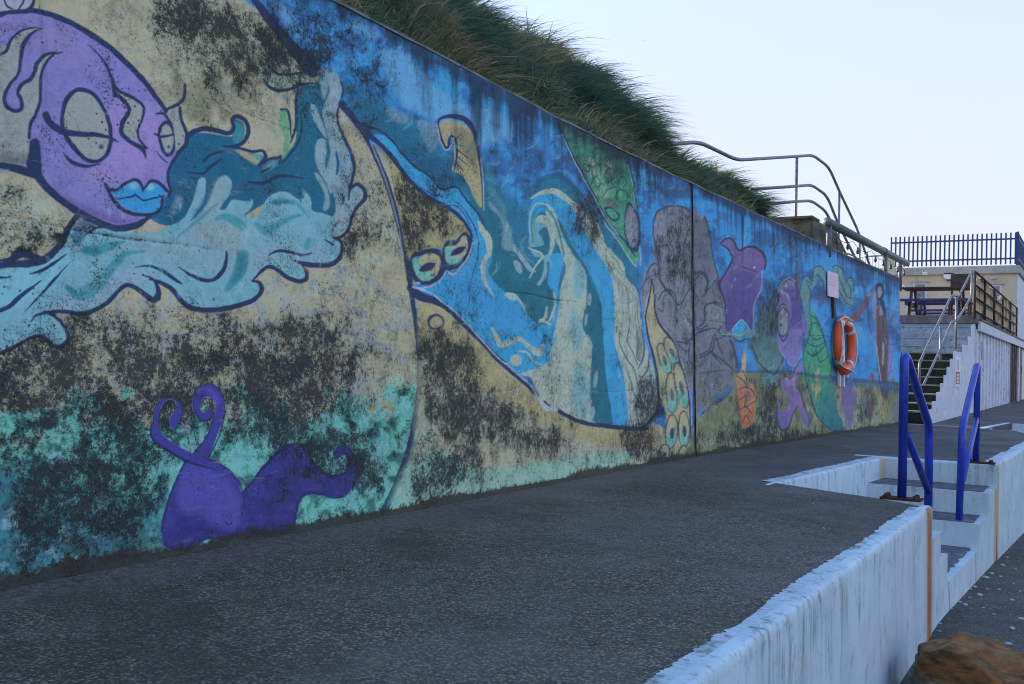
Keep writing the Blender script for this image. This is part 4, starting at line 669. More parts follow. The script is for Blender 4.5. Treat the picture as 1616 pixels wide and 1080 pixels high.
M = {}
def mats():
    M['paint'] = wall_paint()
    M['core'] = simple('old concrete', (.20, .19, .16), .9, 0, .4, 5, (.05, .05, .04), .2, .01)
    M['path'] = asphalt('worn tarmac', (.108, .092, .060), (.182, .156, .104), (.085, .098, .040))
    M['road'] = asphalt('damp tarmac', (.070, .066, .050), (.115, .108, .084), (.07, .075, .04), .2)
    M['white'] = white_wall()
    M['rim'] = rim_paint()
    M['tread'] = simple('grey tread concrete', (.17, .17, .17), .85, 0, .3, 12, (.06, .07, .05), .2, .008)
    M['blue'] = simple('glossy blue enamel', (.015, .048, .40), .34, 0, .22, 6, (.035, .05, .22), .5)
    M['galv'] = simple('galvanised steel', (.42, .44, .45), .42, .75, .25, 14, (.22, .20, .18))
    M['pipe'] = simple('dull painted pipe', (.17, .19, .19), .55, .2, .25, 10, (.10, .09, .07))
    M['galvd'] = simple('weathered steel tube', (.22, .23, .24), .5, .6, .3, 14, (.16, .12, .09))
    M['rusty'] = simple('rusted plate', (.10, .045, .030), .85, .1, .5, 30, (.03, .022, .02), .2, .006)
    M['orange'] = simple('orange buoy plastic', (.95, .105, .012), .38, 0, .1, 6, None, .4)
    M['band'] = simple('grey reflective band', (.58, .60, .60), .4, .2, .12, 30)
    M['rope'] = simple('white rope', (.72, .72, .70), .8, 0, .15, 80)
    M['plas'] = simple('white plastic', (.80, .81, .80), .4, 0, .06, 10)
    M['pinks'] = simple('faded pink sign face', (.86, .62, .66), .45, 0, .06, 12)
    M['faint'] = simple('faded print', (.62, .46, .50), .6, 0, .05, 12)
    M['cream'] = simple('cream render', (.62, .54, .38), .85, 0, .07, 3, None, .2)
    M['coping'] = simple('grey coping', (.42, .42, .36), .8, 0, .15, 4)
    M['fascia'] = simple('brown deck edge', (.15, .13, .13), .7, 0, .25, 6)
    M['bluegrey'] = simple('blue grey painted block', (.30, .36, .40), .8, 0, .18, 4, (.10, .14, .10))
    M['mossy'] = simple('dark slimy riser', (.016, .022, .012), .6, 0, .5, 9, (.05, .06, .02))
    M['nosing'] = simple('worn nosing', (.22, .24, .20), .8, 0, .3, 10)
    M['shed'] = simple('white painted boards', (.70, .72, .74), .6, 0, .08, 2.5, (.42, .44, .42))
    M['shedd'] = simple('dark purple door boards', (.055, .040, .085), .6, 0, .3, 5)  # dark purple is the store doors' own colour
    M['brown'] = simple('brown door', (.17, .11, .09), .6, 0, .2, 5)
    M['dark'] = simple('dark stained timber', (.045, .035, .035), .6, 0, .3, 9)
    M['bench'] = simple('blue bench boards', (.035, .04, .22), .5, 0, .25, 9)
    M['palis'] = simple('blue palisade steel', (.035, .070, .19), .45, .1, .15, 9)
    M['glass'] = simple('dull window glass', (.16, .19, .24), .12, 0, .2, 3, None, .6)
    M['frame'] = simple('white window frame', (.62, .62, .60), .5, 0, .05, 6)
    M['reed'] = reed(); M['rock'] = rockm(); M['pebble'] = simple('beach pebble', (.42, .41, .42), .7, 0, .25, 30, None, .3)
    M['red'] = simple('faded red print', (.48, .05, .08), .5, 0, .2, 20)
    M['grass'] = grassm(); M['soil'] = simple('turf soil', (.030, .036, .020), .95, 0, .5, 3)
    M['gull'] = simple('gull grey', (.80, .80, .82), .8); M['bulb'] = simple('string bulb', (.10, .10, .11), .3)
    M['block'] = simple('weathered concrete block', (.20, .175, .125), .9, 0, .35, 4, (.05, .055, .04), .2, .01)

def rim_paint():
    g = G('brushed white rim'); n = g.noise(1, 6, .7, g.mapc((5, 110, 5))); m = g.noise(9, 6, .7)
    c = g.mix(g.ramp(n, .35, .6), (.46, .54, .55), (.68, .77, .77)); c = g.mix(g.ramp(m, .50, .66, 0, .8), c, (.15, .16, .14))
    c = g.mix(g.ramp(n, .60, .70, 0, .6), c, (.12, .12, .11)); g.bump(g.math('ADD', n, m), .006, .9); return g.done(c, .7, 0, .3)
def reed():
    g = G('reed screen'); st = g.noise(1, 4, .6, g.mapc((2, 26, 2))); c = g.mix(g.ramp(st, .3, .7), (.80, .58, .32), (.44, .30, .16))
    c = g.mix(g.ramp(g.noise(1.6, 3, .6), .52, .6, 0, .85), c, (.09, .085, .085)); return g.done(c, .9, 0, .1)
def rockm():
    g = G('ochre shale rock'); st = g.noise(2.4, 8, .7, g.mapc((1.6, 1.6, 6)), 1.2); c = g.mix(g.ramp(st, .36, .62), (.60, .20, .030), (.20, .085, .025))
    c = g.mix(g.ramp(g.noise(6, 6, .7, g.mapc((1, 1, 4))), .5, .64, 0, .9), c, (.42, .25, .07)); c = g.mix(g.ramp(g.noise(1, 8, .75, g.mapc((5, 5, 26))), .54, .64, 0, .85), c, (.035, .035, .035))
    pos = g.sep(g.co); lo = g.ramp(g.math('ADD', pos[2], g.math('MULTIPLY', g.noise(5, 5, .6), .22)), -.56, -.45, 1, 0)
    c = g.mix(g.math('MULTIPLY', lo, .9), c, g.mix(g.ramp(g.noise(16, 6, .7), .42, .58), (.16, .19, .13), (.44, .45, .44)))
    g.bump(g.math('ADD', g.math('MULTIPLY', g.noise(1, 9, .8, g.mapc((8, 8, 60))), 1.6), g.math('MULTIPLY', g.noise(45, 6, .7), .6)), .03, 1.0); return g.done(c, .62, 0, .35)
def grassm():
    g = G('marram grass'); c = g.attr('tint'); m = g.done(c, .7, 0, .2)
    tr = g.n.new('ShaderNodeBsdfTranslucent'); g.link(c, tr.inputs[0]); ms = g.n.new('ShaderNodeMixShader'); ms.inputs[0].default_value = .35
    g.link(g.b.outputs[0], ms.inputs[1]); g.link(tr.outputs[0], ms.inputs[2]); g.link(ms.outputs[0], g.n['Material Output'].inputs[0]); return m

# ---------------------------------------------------------------- mural wall
A0 = np.array([-3.055, 0.0]); A1 = np.array([-3.06, 8.345]); B0 = np.array([-3.048, 8.375]); B1 = np.array([-2.632, 16.35]); BAT = .04
def top_z(Y): return float(np.interp(Y, [-6, 3.5, 4.5, 5.7, 7, 8.36, 13.3, 16.4, 17], [2.56, 2.476, 2.46, 2.432, 2.42, 2.413, 2.30, 2.26, 2.25]))
def base_x(Y): return A0[0] + (A1[0] - A0[0]) * Y / 8.36 if Y < 8.36 else B0[0] + (B1[0] - B0[0]) * (Y - B0[1]) / (B1[1] - B0[1])
def project(P):
    q = (P - EYE) @ CAMM; return CX + FOC * q[:, 0] / -q[:, 2], CY - FOC * q[:, 1] / -q[:, 2]
def bil(img, x, y):
    x = np.clip(x, 0, img.shape[1] - 1.01); y = np.clip(y, 0, img.shape[0] - 1.01); i = x.astype(int); j = y.astype(int); fx = (x - i)[:, None]; fy = (y - j)[:, None]
    return (img[j, i] * (1 - fx) + img[j, i + 1] * fx) * (1 - fy) + (img[j + 1, i] * (1 - fx) + img[j + 1, i + 1] * fx) * fy

def panel(Ys, rows, parent, seed):
    n, mrow = len(Ys), rows
    zt = np.array([top_z(y) for y in Ys]); xb = np.array([base_x(y) for y in Ys]); u = np.linspace(0, 1, mrow)
    Z = u[:, None] * zt[None, :]; Y = np.repeat(Ys[None, :], mrow, 0); X = xb[None, :] - BAT * Z
    P = np.stack([X, Y, Z], -1).reshape(-1, 3)
    Pm = P.copy(); k = Pm[:, 1] < 1.72; Pm[k, 1] = 3.44 - Pm[k, 1]
    px, py = project(Pm)
    r = np.random.default_rng(seed)
    wob = nz2(MH // 3, MW // 3, 5, 5, 3, 77) - .5; wob2 = nz2(MH // 3, MW // 3, 5, 5, 3, 78) - .5
    ix = np.clip(((px - MX0) * MS / 3).astype(int), 0, MW // 3 - 1); iy = np.clip(((py - MY0) * MS / 3).astype(int), 0, MH // 3 - 1)
    qx = (px - MX0) * MS + wob[iy, ix] * 3.2; qy = (py - MY0) * MS + wob2[iy, ix] * 3.2
    paint = np.clip(bil(CV, qx, qy) / AMB, .006, .86); wear = bil(WR, qx, qy)
    z = P[:, 2]; top = np.repeat(zt[None, :], mrow, 0).reshape(-1) - z
    yy = P[:, 1]
    drip = np.clip(1 - top / .75, 0, 1) ** 1.3 * (.62 + .36 * np.sin(yy * 2.1) * np.sin(yy * .83 + 1)) + np.clip(1 - top / .10, 0, 1) * .6
    wear[:, 2] = np.clip(drip, 0, 1)
    fb = .030 + .055 * (np.interp(yy, np.linspace(-6, 17, 90), np.random.default_rng(4).random(90))); wear[:, 1] = np.clip((fb - z) / .10 + .5, 0, 1) + np.clip(1 - z / .03, 0, 1)
    # surface relief: day joints of the pours, board marks, hollows
    d = np.zeros(len(P))
    for zj, a in ((.60, .8), (1.20, 1.0), (1.80, .7)):
        w_ = .010 * np.sin(yy * 1.7 + zj * 9) + .006 * np.sin(yy * 7.3)
        g_ = np.exp(-((z - zj - w_) / .007) ** 2) * np.clip(.35 + .8 * np.sin(yy * .9 + zj * 5) * np.sin(yy * 2.9 + zj), 0, 1) * a
        d -= .004 * g_; wear[:, 0] = np.maximum(wear[:, 0], .55 * g_)
    d += .0035 * (np.sin(yy * 2.2 + z) * np.sin(z * 5.1 + yy * .4)); d += .0012 * (r.random(len(P)) - .5)
    P[:, 0] += d
    idx = np.arange(mrow * n).reshape(mrow, n)
    q = np.stack([idx[:-1, :-1], idx[:-1, 1:], idx[1:, 1:], idx[1:, :-1]], -1).reshape(-1, 4)
    me = bpy.data.meshes.new('wall_panel'); me.vertices.add(len(P)); me.vertices.foreach_set('co', P.astype(np.float32).ravel())
    me.loops.add(q.size); me.loops.foreach_set('vertex_index', q.astype(np.int32).ravel()); me.polygons.add(len(q)); me.polygons.foreach_set('loop_start', np.arange(0, q.size, 4, dtype=np.int32))
    me.update(calc_edges=True); me.polygons.foreach_set('use_smooth', np.ones(len(q), bool))
    for nm, dat in (('paint', paint), ('wear', wear)):
        a = me.attributes.new(nm, 'FLOAT_COLOR', 'POINT'); a.data.foreach_set('color', np.concatenate([dat, np.ones((len(dat), 1))], 1).astype(np.float32).ravel())
    me.materials.append(M['paint']); o = bpy.data.objects.new('wall_panel', me); COL.objects.link(o); adopt(o, parent); return o

def build_wall():
    paint_mural()
    t = thing('mural_wall', 'long concrete retaining wall painted with a weathered purple fish and sea mural', 'wall', (-3.1, 6, 0))
    fine = np.linspace(1.60, 8.345, 4000); fx, _ = project(np.stack([np.full(4000, -3.1), fine, np.full(4000, 1.2)], -1))
    Ys = np.interp(np.arange(fx[0], fx[-1], 1.3), fx, fine); Ys[-1] = 8.345
    Ys = np.concatenate([np.linspace(-5, 1.58, 60), Ys]); panel(Ys, 760, t, 1)
    fine = np.linspace(8.375, 16.35, 3000); fx, _ = project(np.stack([[base_x(y) for y in fine], fine, np.full(3000, 1.2)], -1))
    Ys = np.interp(np.arange(fx[0], fx[-1], 1.0), fx, fine); Ys[-1] = 16.35; panel(Ys, 440, t, 2)
    # concrete body behind the painted face
    b = MB(); ys = [-5, 0, 3.5, 5.7, 8.33, 8.39, 11, 13.3, 16.34]; v = []; TH = .26
    for y in ys:
        zt = top_z(y) - .001; x = base_x(y) - .013; v += [(x, y, 0), (x - BAT * zt, y, zt), (x - BAT * zt - TH, y, zt - .01), (x - TH - .1, y, 0)]
    n = len(ys); f = [(4 * i + j, 4 * i + (j + 1) % 4, 4 * i + 4 + (j + 1) % 4, 4 * i + 4 + j) for i in range(n - 1) for j in range(4)] + [(0, 3, 2, 1), (4 * n - 4, 4 * n - 3, 4 * n - 2, 4 * n - 1)]
    b.add(v, f); b.make('wall_core', M['core'], t)
    # lip joining face and body along the top, and the far end
    b = MB(); ys = np.linspace(-5, 16.35, 90); v = []
    rr = random.Random(2)
    for y in ys:
        zt = top_z(y); x = base_x(y) - BAT * zt; e = rr.uniform(-.006, .006); v += [(x + .004, y, zt - .006 + e), (x - .004, y, zt + .012 + e), (x - .10, y, zt + .016 + e * .5), (x - .27, y, zt + .012), (x - .27, y, zt - .05)]
    f = [(5 * i + j, 5 * i + j + 1, 5 * i + 6 + j, 5 * i + 5 + j) for i in range(len(ys) - 1) for j in range(4)]; b.add(v, f); b.make('wall_lip', M['core'], t)
    b = MB(); zt = top_z(8.36); b.prism([(base_x(8.36) - .016, 0), (base_x(8.36) - .016 - BAT * zt, zt), (base_x(8.36) - .06 - BAT * zt, zt), (base_x(8.36) - .06, 0)], 8.332, 8.388, 'y'); b.make('movement_joint', simple('mossy joint filler', (.035, .045, .03), .95, 0, .6, 30, (.09, .11, .06)), t)

# ---------------------------------------------------------------- ground, terrace and ledge
def crest_x(Y): return -.855 if Y < 7 else -.855 + .027 * (Y - 7)
def gz(Y): return -.75 if Y < 7 else -.75 - .030 * (min(Y, 22) - 7)
def ragged(pts, wid, seed, mat, name, parent, z=.004, inner=+1):
    """painted rim: straight along pts, brushed out to a ragged inner edge"""
    r = random.Random(seed); P = [np.array(p, float) for p in pts]; out = []; inn = []; a = .5; c = .5
    for p, q in zip(P, P[1:]):
        L = np.linalg.norm(q - p); d = (q - p) / L; nrm = np.array([-d[1], d[0], 0]) * inner; k = int(L / .007)
        k = int(L / .005); S_ = np.arange(k) * .005
        nz1 = lambda sc_: np.interp(S_ / sc_, np.arange(int(L / sc_) + 3), [r.random() for _ in range(int(L / sc_) + 3)])
        W_ = wid * (.62 + .42 * nz1(.3) + .34 * nz1(.03) * nz1(.13) + .36 * nz1(.010) * nz1(.05))
        for i in range(k):
            out.append(p + d * S_[i]); inn.append(p + d * S_[i] + nrm * W_[i])
    n = len(out); f = [(i, i + 1, n + i + 1, n + i) for i in range(n - 1)]
    v = [(x, y, z) for x, y, _ in out] + [(x, y, z) for x, y, _ in inn]
    return mesh(name, v, f, mat, parent)

def build_ground():
    ys = [-12, 7, 10, 14, 22, 60, 400]; v = []
    for y in ys: v += [(-1.6, y, gz(y)), (1.0, y, gz(y)), (6, y, gz(y)), (400, y, gz(y))]
    f = [(4 * i + j, 4 * i + j + 1, 4 * i + 5 + j, 4 * i + 4 + j) for i in range(len(ys) - 1) for j in range(3)]
    struct(mesh('ground', v, f, M['road']))
    # upper terrace: one sheet with the stair recess cut out of it, and a second recess further on
    E = .040
    out = [(-3.5, -12), (-.855 - E, -12), (-.855 - E, 6.30), (-.957, 6.345), (-1.153, 6.49), (-1.557, 6.69), (-1.943, 6.885), (-1.86, 8.0), (-1.735, 9.745), (crest_x(9.69) - E, 9.745), (crest_x(14.6) - E, 14.6), (-1.05, 16.0), (-1.43, 16.1), (-1.27, 18.6), (crest_x(19) - E, 18.6), (crest_x(45) - .2, 45), (0.5, 60), (0.5, 140), (-30, 140), (-30, 16.3), (-3.5, 16.3)]
    b = MB(); n = len(out); b.add([(x, y, 0) for x, y in out] + [(x, y, -.10) for x, y in out], [tuple(range(n))] + [(i, i + n, (i + 1) % n + n, (i + 1) % n) for i in range(n)])
    struct(b.make('path', M['path']))
    # near ledge
    t = thing('ledge_wall', 'white painted retaining ledge nearest the camera with a flaking ragged rim', 'wall', (-.86, 2, -.75))
    def face(ya, yb, parent, z0=None, top=0.0, name='face'):
        ys = np.linspace(ya, yb, max(2, int((yb - ya) / .15))); v = []; rr = random.Random(int(ya * 10))
        for y in ys:
            e = rr.uniform(-.003, .003); x = crest_x(y)
            v += [(x - .052, y, top + .0045), (x - .014 + e, y, top + .004), (x - .004 + e, y, top + .001 + e * .5), (x + .003 + e, y, top - .008), (x + .007 + e, y, top - .03), (x + .012, y, (gz(y) + top) / 2), (x + .018, y, gz(y) - .02)]
        f = [(7 * i + j, 7 * i + j + 1, 7 * i + 8 + j, 7 * i + 7 + j) for i in range(len(ys) - 1) for j in range(6)]
        return mesh(name, v, f, M['white'], parent, True)
    face(-12, 6.34, t); ragged([(crest_x(0) - .045, -12, 0), (crest_x(0) - .045, 6.22, 0)], .048, 1, M['rim'], 'painted_rim', t)
    b = MB(); b.add([(-.862, 6.345, -.006), (-1.153, 6.49, -.006), (-1.557, 6.69, -.006), (-1.95, 6.885, -.006), (-.838, 6.345, -.80), (-1.153, 6.49, -.80), (-1.557, 6.69, -.80), (-1.95, 6.885, -.80)], [(0, 1, 5, 4), (1, 2, 6, 5), (2, 3, 7, 6)]); b.make('end_face', M['white'], t)
    # far ledge
    t = thing('ledge_wall', 'white painted ledge beyond the stair recess with a yellow rust run at its corner', 'wall', (-.78, 12, -.85))
    face(9.69, 14.6, t); ragged([(crest_x(9.7) - .045, 9.76, 0), (crest_x(14.6) - .045, 14.6, 0)], .07, 5, M['rim'], 'painted_rim', t)
    b = MB(); b.box(-1.05, -.65, 16.0, 16.03, -1.1, -.004).box(-1.43, -1.40, 16.1, 18.6, -1.1, -.004).box(-1.44, -.6, 18.57, 18.6, -1.1, -.004); b.add([(crest_x(14.6), 14.6, 0), (-1.05, 16.0, 0), (-1.05, 16.0, -1.2), (crest_x(14.6), 14.6, -1.2)], [(0, 1, 2, 3)]); b.make('far_recess_face', M['white'], t)
    b = MB(); b.add([(-1.60, 16.0, .006), (-1.46, 16.05, .006), (-1.28, 18.5, .006), (-1.34, 18.6, .006)], [(0, 1, 2, 3)]); b.make('far_painted_rim', M['white'], t)
    face(18.6, 45, t, name='far_face')
    # the recess and its steps
    t = thing('steps', 'double flight of white concrete steps with grey treads set into the ledge', 'steps', (-1.3, 8, -.75))
    prof = [(6.33, -.9), (6.33, -.19), (6.70, -.19), (6.70, -.38), (7.03, -.38), (7.03, -.57), (8.57, -.57), (8.57, -.38), (9.12, -.38), (9.12, -.19), (9.69, -.19), (9.69, -.012), (9.705, .002), (9.80, .002), (9.80, -.9)]
    b = MB(); n = len(prof)
    v = [(-1.99, y, z) for y, z in prof] + [(crest_x(y) + .012, y, z) for y, z in prof]
    b.add(v, [tuple(range(n, 2 * n))] + [(i, (i + 1) % n, n + (i + 1) % n, n + i) for i in range(n)]); b.make('step_body', M['white'], t)
    for y0, y1, z in ((6.34, 6.70, -.19), (6.70, 7.03, -.38), (7.03, 8.57, -.57), (8.57, 9.12, -.38), (9.12, 9.69, -.19)):
        a0, a1 = (y0 + .012, y1 - .03) if y0 < 7 else ((y0 + .012, y1 - .012) if y0 < 8 else (y0 + .035, y1 - .008))
        r = random.Random(int(y0 * 100)); v = []; nn = 40
        for i in range(nn + 1):
            x = -1.95 + (crest_x(y0) - .035 + 1.95) * i / nn; v += [(x, a0 + r.uniform(-.008, .008), z + .004), (x, a1 + r.uniform(-.004, .004), z + .004)]
        if y0 == 7.03:
            v = []
            for i in range(nn + 1): yy = a0 + (a1 - a0) * i / nn; v += [(-1.95, yy, z + .004), (crest_x(yy) - .045 + r.uniform(-.012, .012), yy, z + .004)]
        mesh('tread', v, [(2 * i, 2 * i + 1, 2 * i + 3, 2 * i + 2) for i in range(nn)], M['tread'], t)
    nl = [(-1.943, 6.885), (-1.86, 8.0), (-1.735, 9.69)]
    v = []; f = []
    for i in range(31):
        y = 6.70 + (9.72 - 6.70) * i / 30; x = np.interp(y, [6.885, 8, 9.69], [-1.943, -1.86, -1.735])
        v += [(x - .01, y, .004), (x + .015, y, .001), (x + .028, y, -.015), (x + .034, y, -.9)]
    f = [(4 * i + j, 4 * i + j + 1, 4 * i + 5 + j, 4 * i + 4 + j) for i in range(30) for j in range(3)]
    mesh('back_face', v, f, M['white'], t, True)
    ragged([(-1.943, 6.885, 0), (-1.86, 8.0, 0), (-1.735, 9.70, 0)], .09, 9, M['rim'], 'painted_rim', t, .005)

# ---------------------------------------------------------------- blue handrails at the recess
def build_handrails():
    R = .0275
    def rail(label, P, plates, loc):
        t = thing('handrail', label, 'handrail', loc, 'blue handrails at the steps')
        b = MB(); b.tube(fillet(P[0], .10, 8), R, 16); b.make('rail', M['blue'], t, True)
        b = MB(); b.tube(P[1], R * .86, 14); b.make('brace', M['blue'], t, True)
        for x, y, z in plates:
            b = MB(); b.bbox(x - .12, x + .12, y - .06, y + .06, z, z + .014, .003)
            o = b.make('base_plate', M['rusty'], t)
            for sx in (-.085, .085):
                
                for sy in (-.035, .035): b = MB(); b.tube([(x + sx, y + sy, z + .01), (x + sx, y + sy, z + .034)], [.018, .014], 6); b.make('bolt', M['rusty'], o)
        return t
    p0 = at_z(1424, 788, 0)
    X = p0[0]; p0[1] += 0.0
    rail('blue tubular handrail bolted to the near end of the stair recess', ([(X, p0[1] - .02, .0), (X - .0, p0[1] - .02, .92), (X + .05, 7.30, .42), (X + .05, 7.30, -.57)], [(X + .02, p0[1] - .0, .40), (X + .05, 7.30, -.02)]), [(X, p0[1] - .03, 0), (X + .03, 7.30, -.57)], (X, p0[1], 0))
    X = -.955
    rail('blue tubular handrail on the far flight, its foot on the landing', ([(X, 9.80, 0), (X, 9.80, .90), (X, 8.82, .40), (X, 8.70, .30), (X - .01, 8.70, -.57)], [(X, 9.80, .40), (X, 8.71, -.12)]), [(X + .04, 9.76, 0), (X + .03, 8.70, -.57)], (X, 9.8, 0))

# ---------------------------------------------------------------- lifebuoy and sign on the wall
def build_lifebuoy():
    y0, z0 = 12.90, 1.115; nx = .0519
    nrm = unit([1, -nx, BAT]); tu = unit([nx, 1, 0]); tv = np.cross(nrm, tu); tv = tv if tv[2] > 0 else -tv
    c = np.array([base_x(y0) - BAT * z0, y0, z0]) + nrm * .075
    R, r = .315, .066
    P = lambda a, b, k=1.0: c + (R + r * k * math.cos(b)) * (math.cos(a) * tu + math.sin(a) * tv) + r * k * .82 * math.sin(b) * nrm
    def ring(a0, a1, k, n, close):
        v = []; f = []
        for i in range(n + (0 if close else 1)):
            a = a0 + (a1 - a0) * i / n
            v += [P(a, 2 * math.pi * j / 20, k) for j in range(20)]
        m = n if close else n
        for i in range(m):
            i2 = (i + 1) % n if close else i + 1
            f += [(i * 20 + j, i * 20 + (j + 1) % 20, i2 * 20 + (j + 1) % 20, i2 * 20 + j) for j in range(20)]
        return v, f
    t = thing('lifebuoy', 'orange lifebuoy with grey bands and white grab rope hung on the mural', 'lifebuoy', c)
    v, f = ring(0, 2 * math.pi, 1, 72, True); mesh('buoy', v, f, M['orange'], t, True)
    for k in range(4):
        a = math.radians(45 + 90 * k - 8); v, f = ring(a - .085, a + .085, 1.035, 6, False); mesh('band', v, f, M['band'], t, True)
    pts = []
    for i in range(97):
        a = 2 * math.pi * i / 96 + math.radians(-8); s = abs(math.sin(2 * (a - math.radians(37)))); rad = R + r * 1.1 - .07 * s ** 1.5; h_ = r * (.2 + .95 * s ** .6)
        pts.append(c + rad * (math.cos(a) * tu + math.sin(a) * tv) + nrm * h_)
    b = MB(); b.tube(pts, .0085, 6, False); b.make('grab_rope', M['rope'], t, True)
    # moulded holder behind it
    h_ = thing('lifebuoy_holder', 'white moulded bracket on the wall holding the lifebuoy', 'bracket', c - nrm * .07)
    def W(a, b_, d): return c - nrm * .075 + tu * a + tv * b_ + nrm * d
    def slab(poly, d0, d1):
        n = len(poly); return [W(a, b_, d0) for a, b_ in poly] + [W(a, b_, d1) for a, b_ in poly], [tuple(range(n, 2 * n))] + [(i, (i + 1) % n, n + (i + 1) % n, n + i) for i in range(n)]
    b = MB(); b.add(*slab([(-.07, -.30), (.11, -.30), (.13, .05), (.08, .12), (.07, .26), (.02, .29), (-.02, .26), (-.03, .12), (-.08, .04)], .0, .045)); b.make('back_board', M['plas'], h_)
    b = MB(); b.tube([W(.03, .27, .03), W(.03, .285, .10), W(.03, .25, .16), W(.03, .23, .17)], [.03, .03, .026, .018], 10); b.make('hook', M['plas'], h_, True)
    for a in (-.05, .12):
        b = MB(); b.add(*slab([(a - .02, -.52), (a + .015, -.54), (a + .03, -.36), (a + .03, -.28), (a - .03, -.28), (a - .03, -.36)], .0, .03)); b.make('foot', M['plas'], h_)
    # pink sign and its batten
    y0, z0 = 12.65, 1.865; c2 = np.array([base_x(y0) - BAT * z0, y0, z0])
    def W2(a, b_, d): return c2 + tu * a + tv * b_ + nrm * d
    t = thing('sign', 'faded pink notice board fixed above the lifebuoy', 'sign', c2)
    def plate(a0, a1, b0, b1, d0, d1):
        v = [W2(a, b_, d) for d in (d0, d1) for b_ in (b0, b1) for a in (a0, a1)]; return v, [(4, 5, 7, 6), (0, 1, 5, 4), (2, 6, 7, 3), (0, 4, 6, 2), (1, 3, 7, 5)]
    b = MB(); b.add(*plate(-.225, .225, -.165, .145, .008, .022)); b.make('board', M['pinks'], t)
    b = MB()
    for k, (w0, w1) in enumerate(((-.15, .15), (-.17, .16), (-.17, .10), (-.17, .15))): b.add(*plate(w0, w1, .085 - .035 * k, .092 - .035 * k, .022, .0235))
    b.make('faded_lines', M['faint'], t)
    b = MB(); b.add(*plate(-.03, .05, -.42, -.166, .002, .03)); tag(b.make('batten', M['dark']), 'short dark wooden batten on the wall below the pink sign', 'batten')

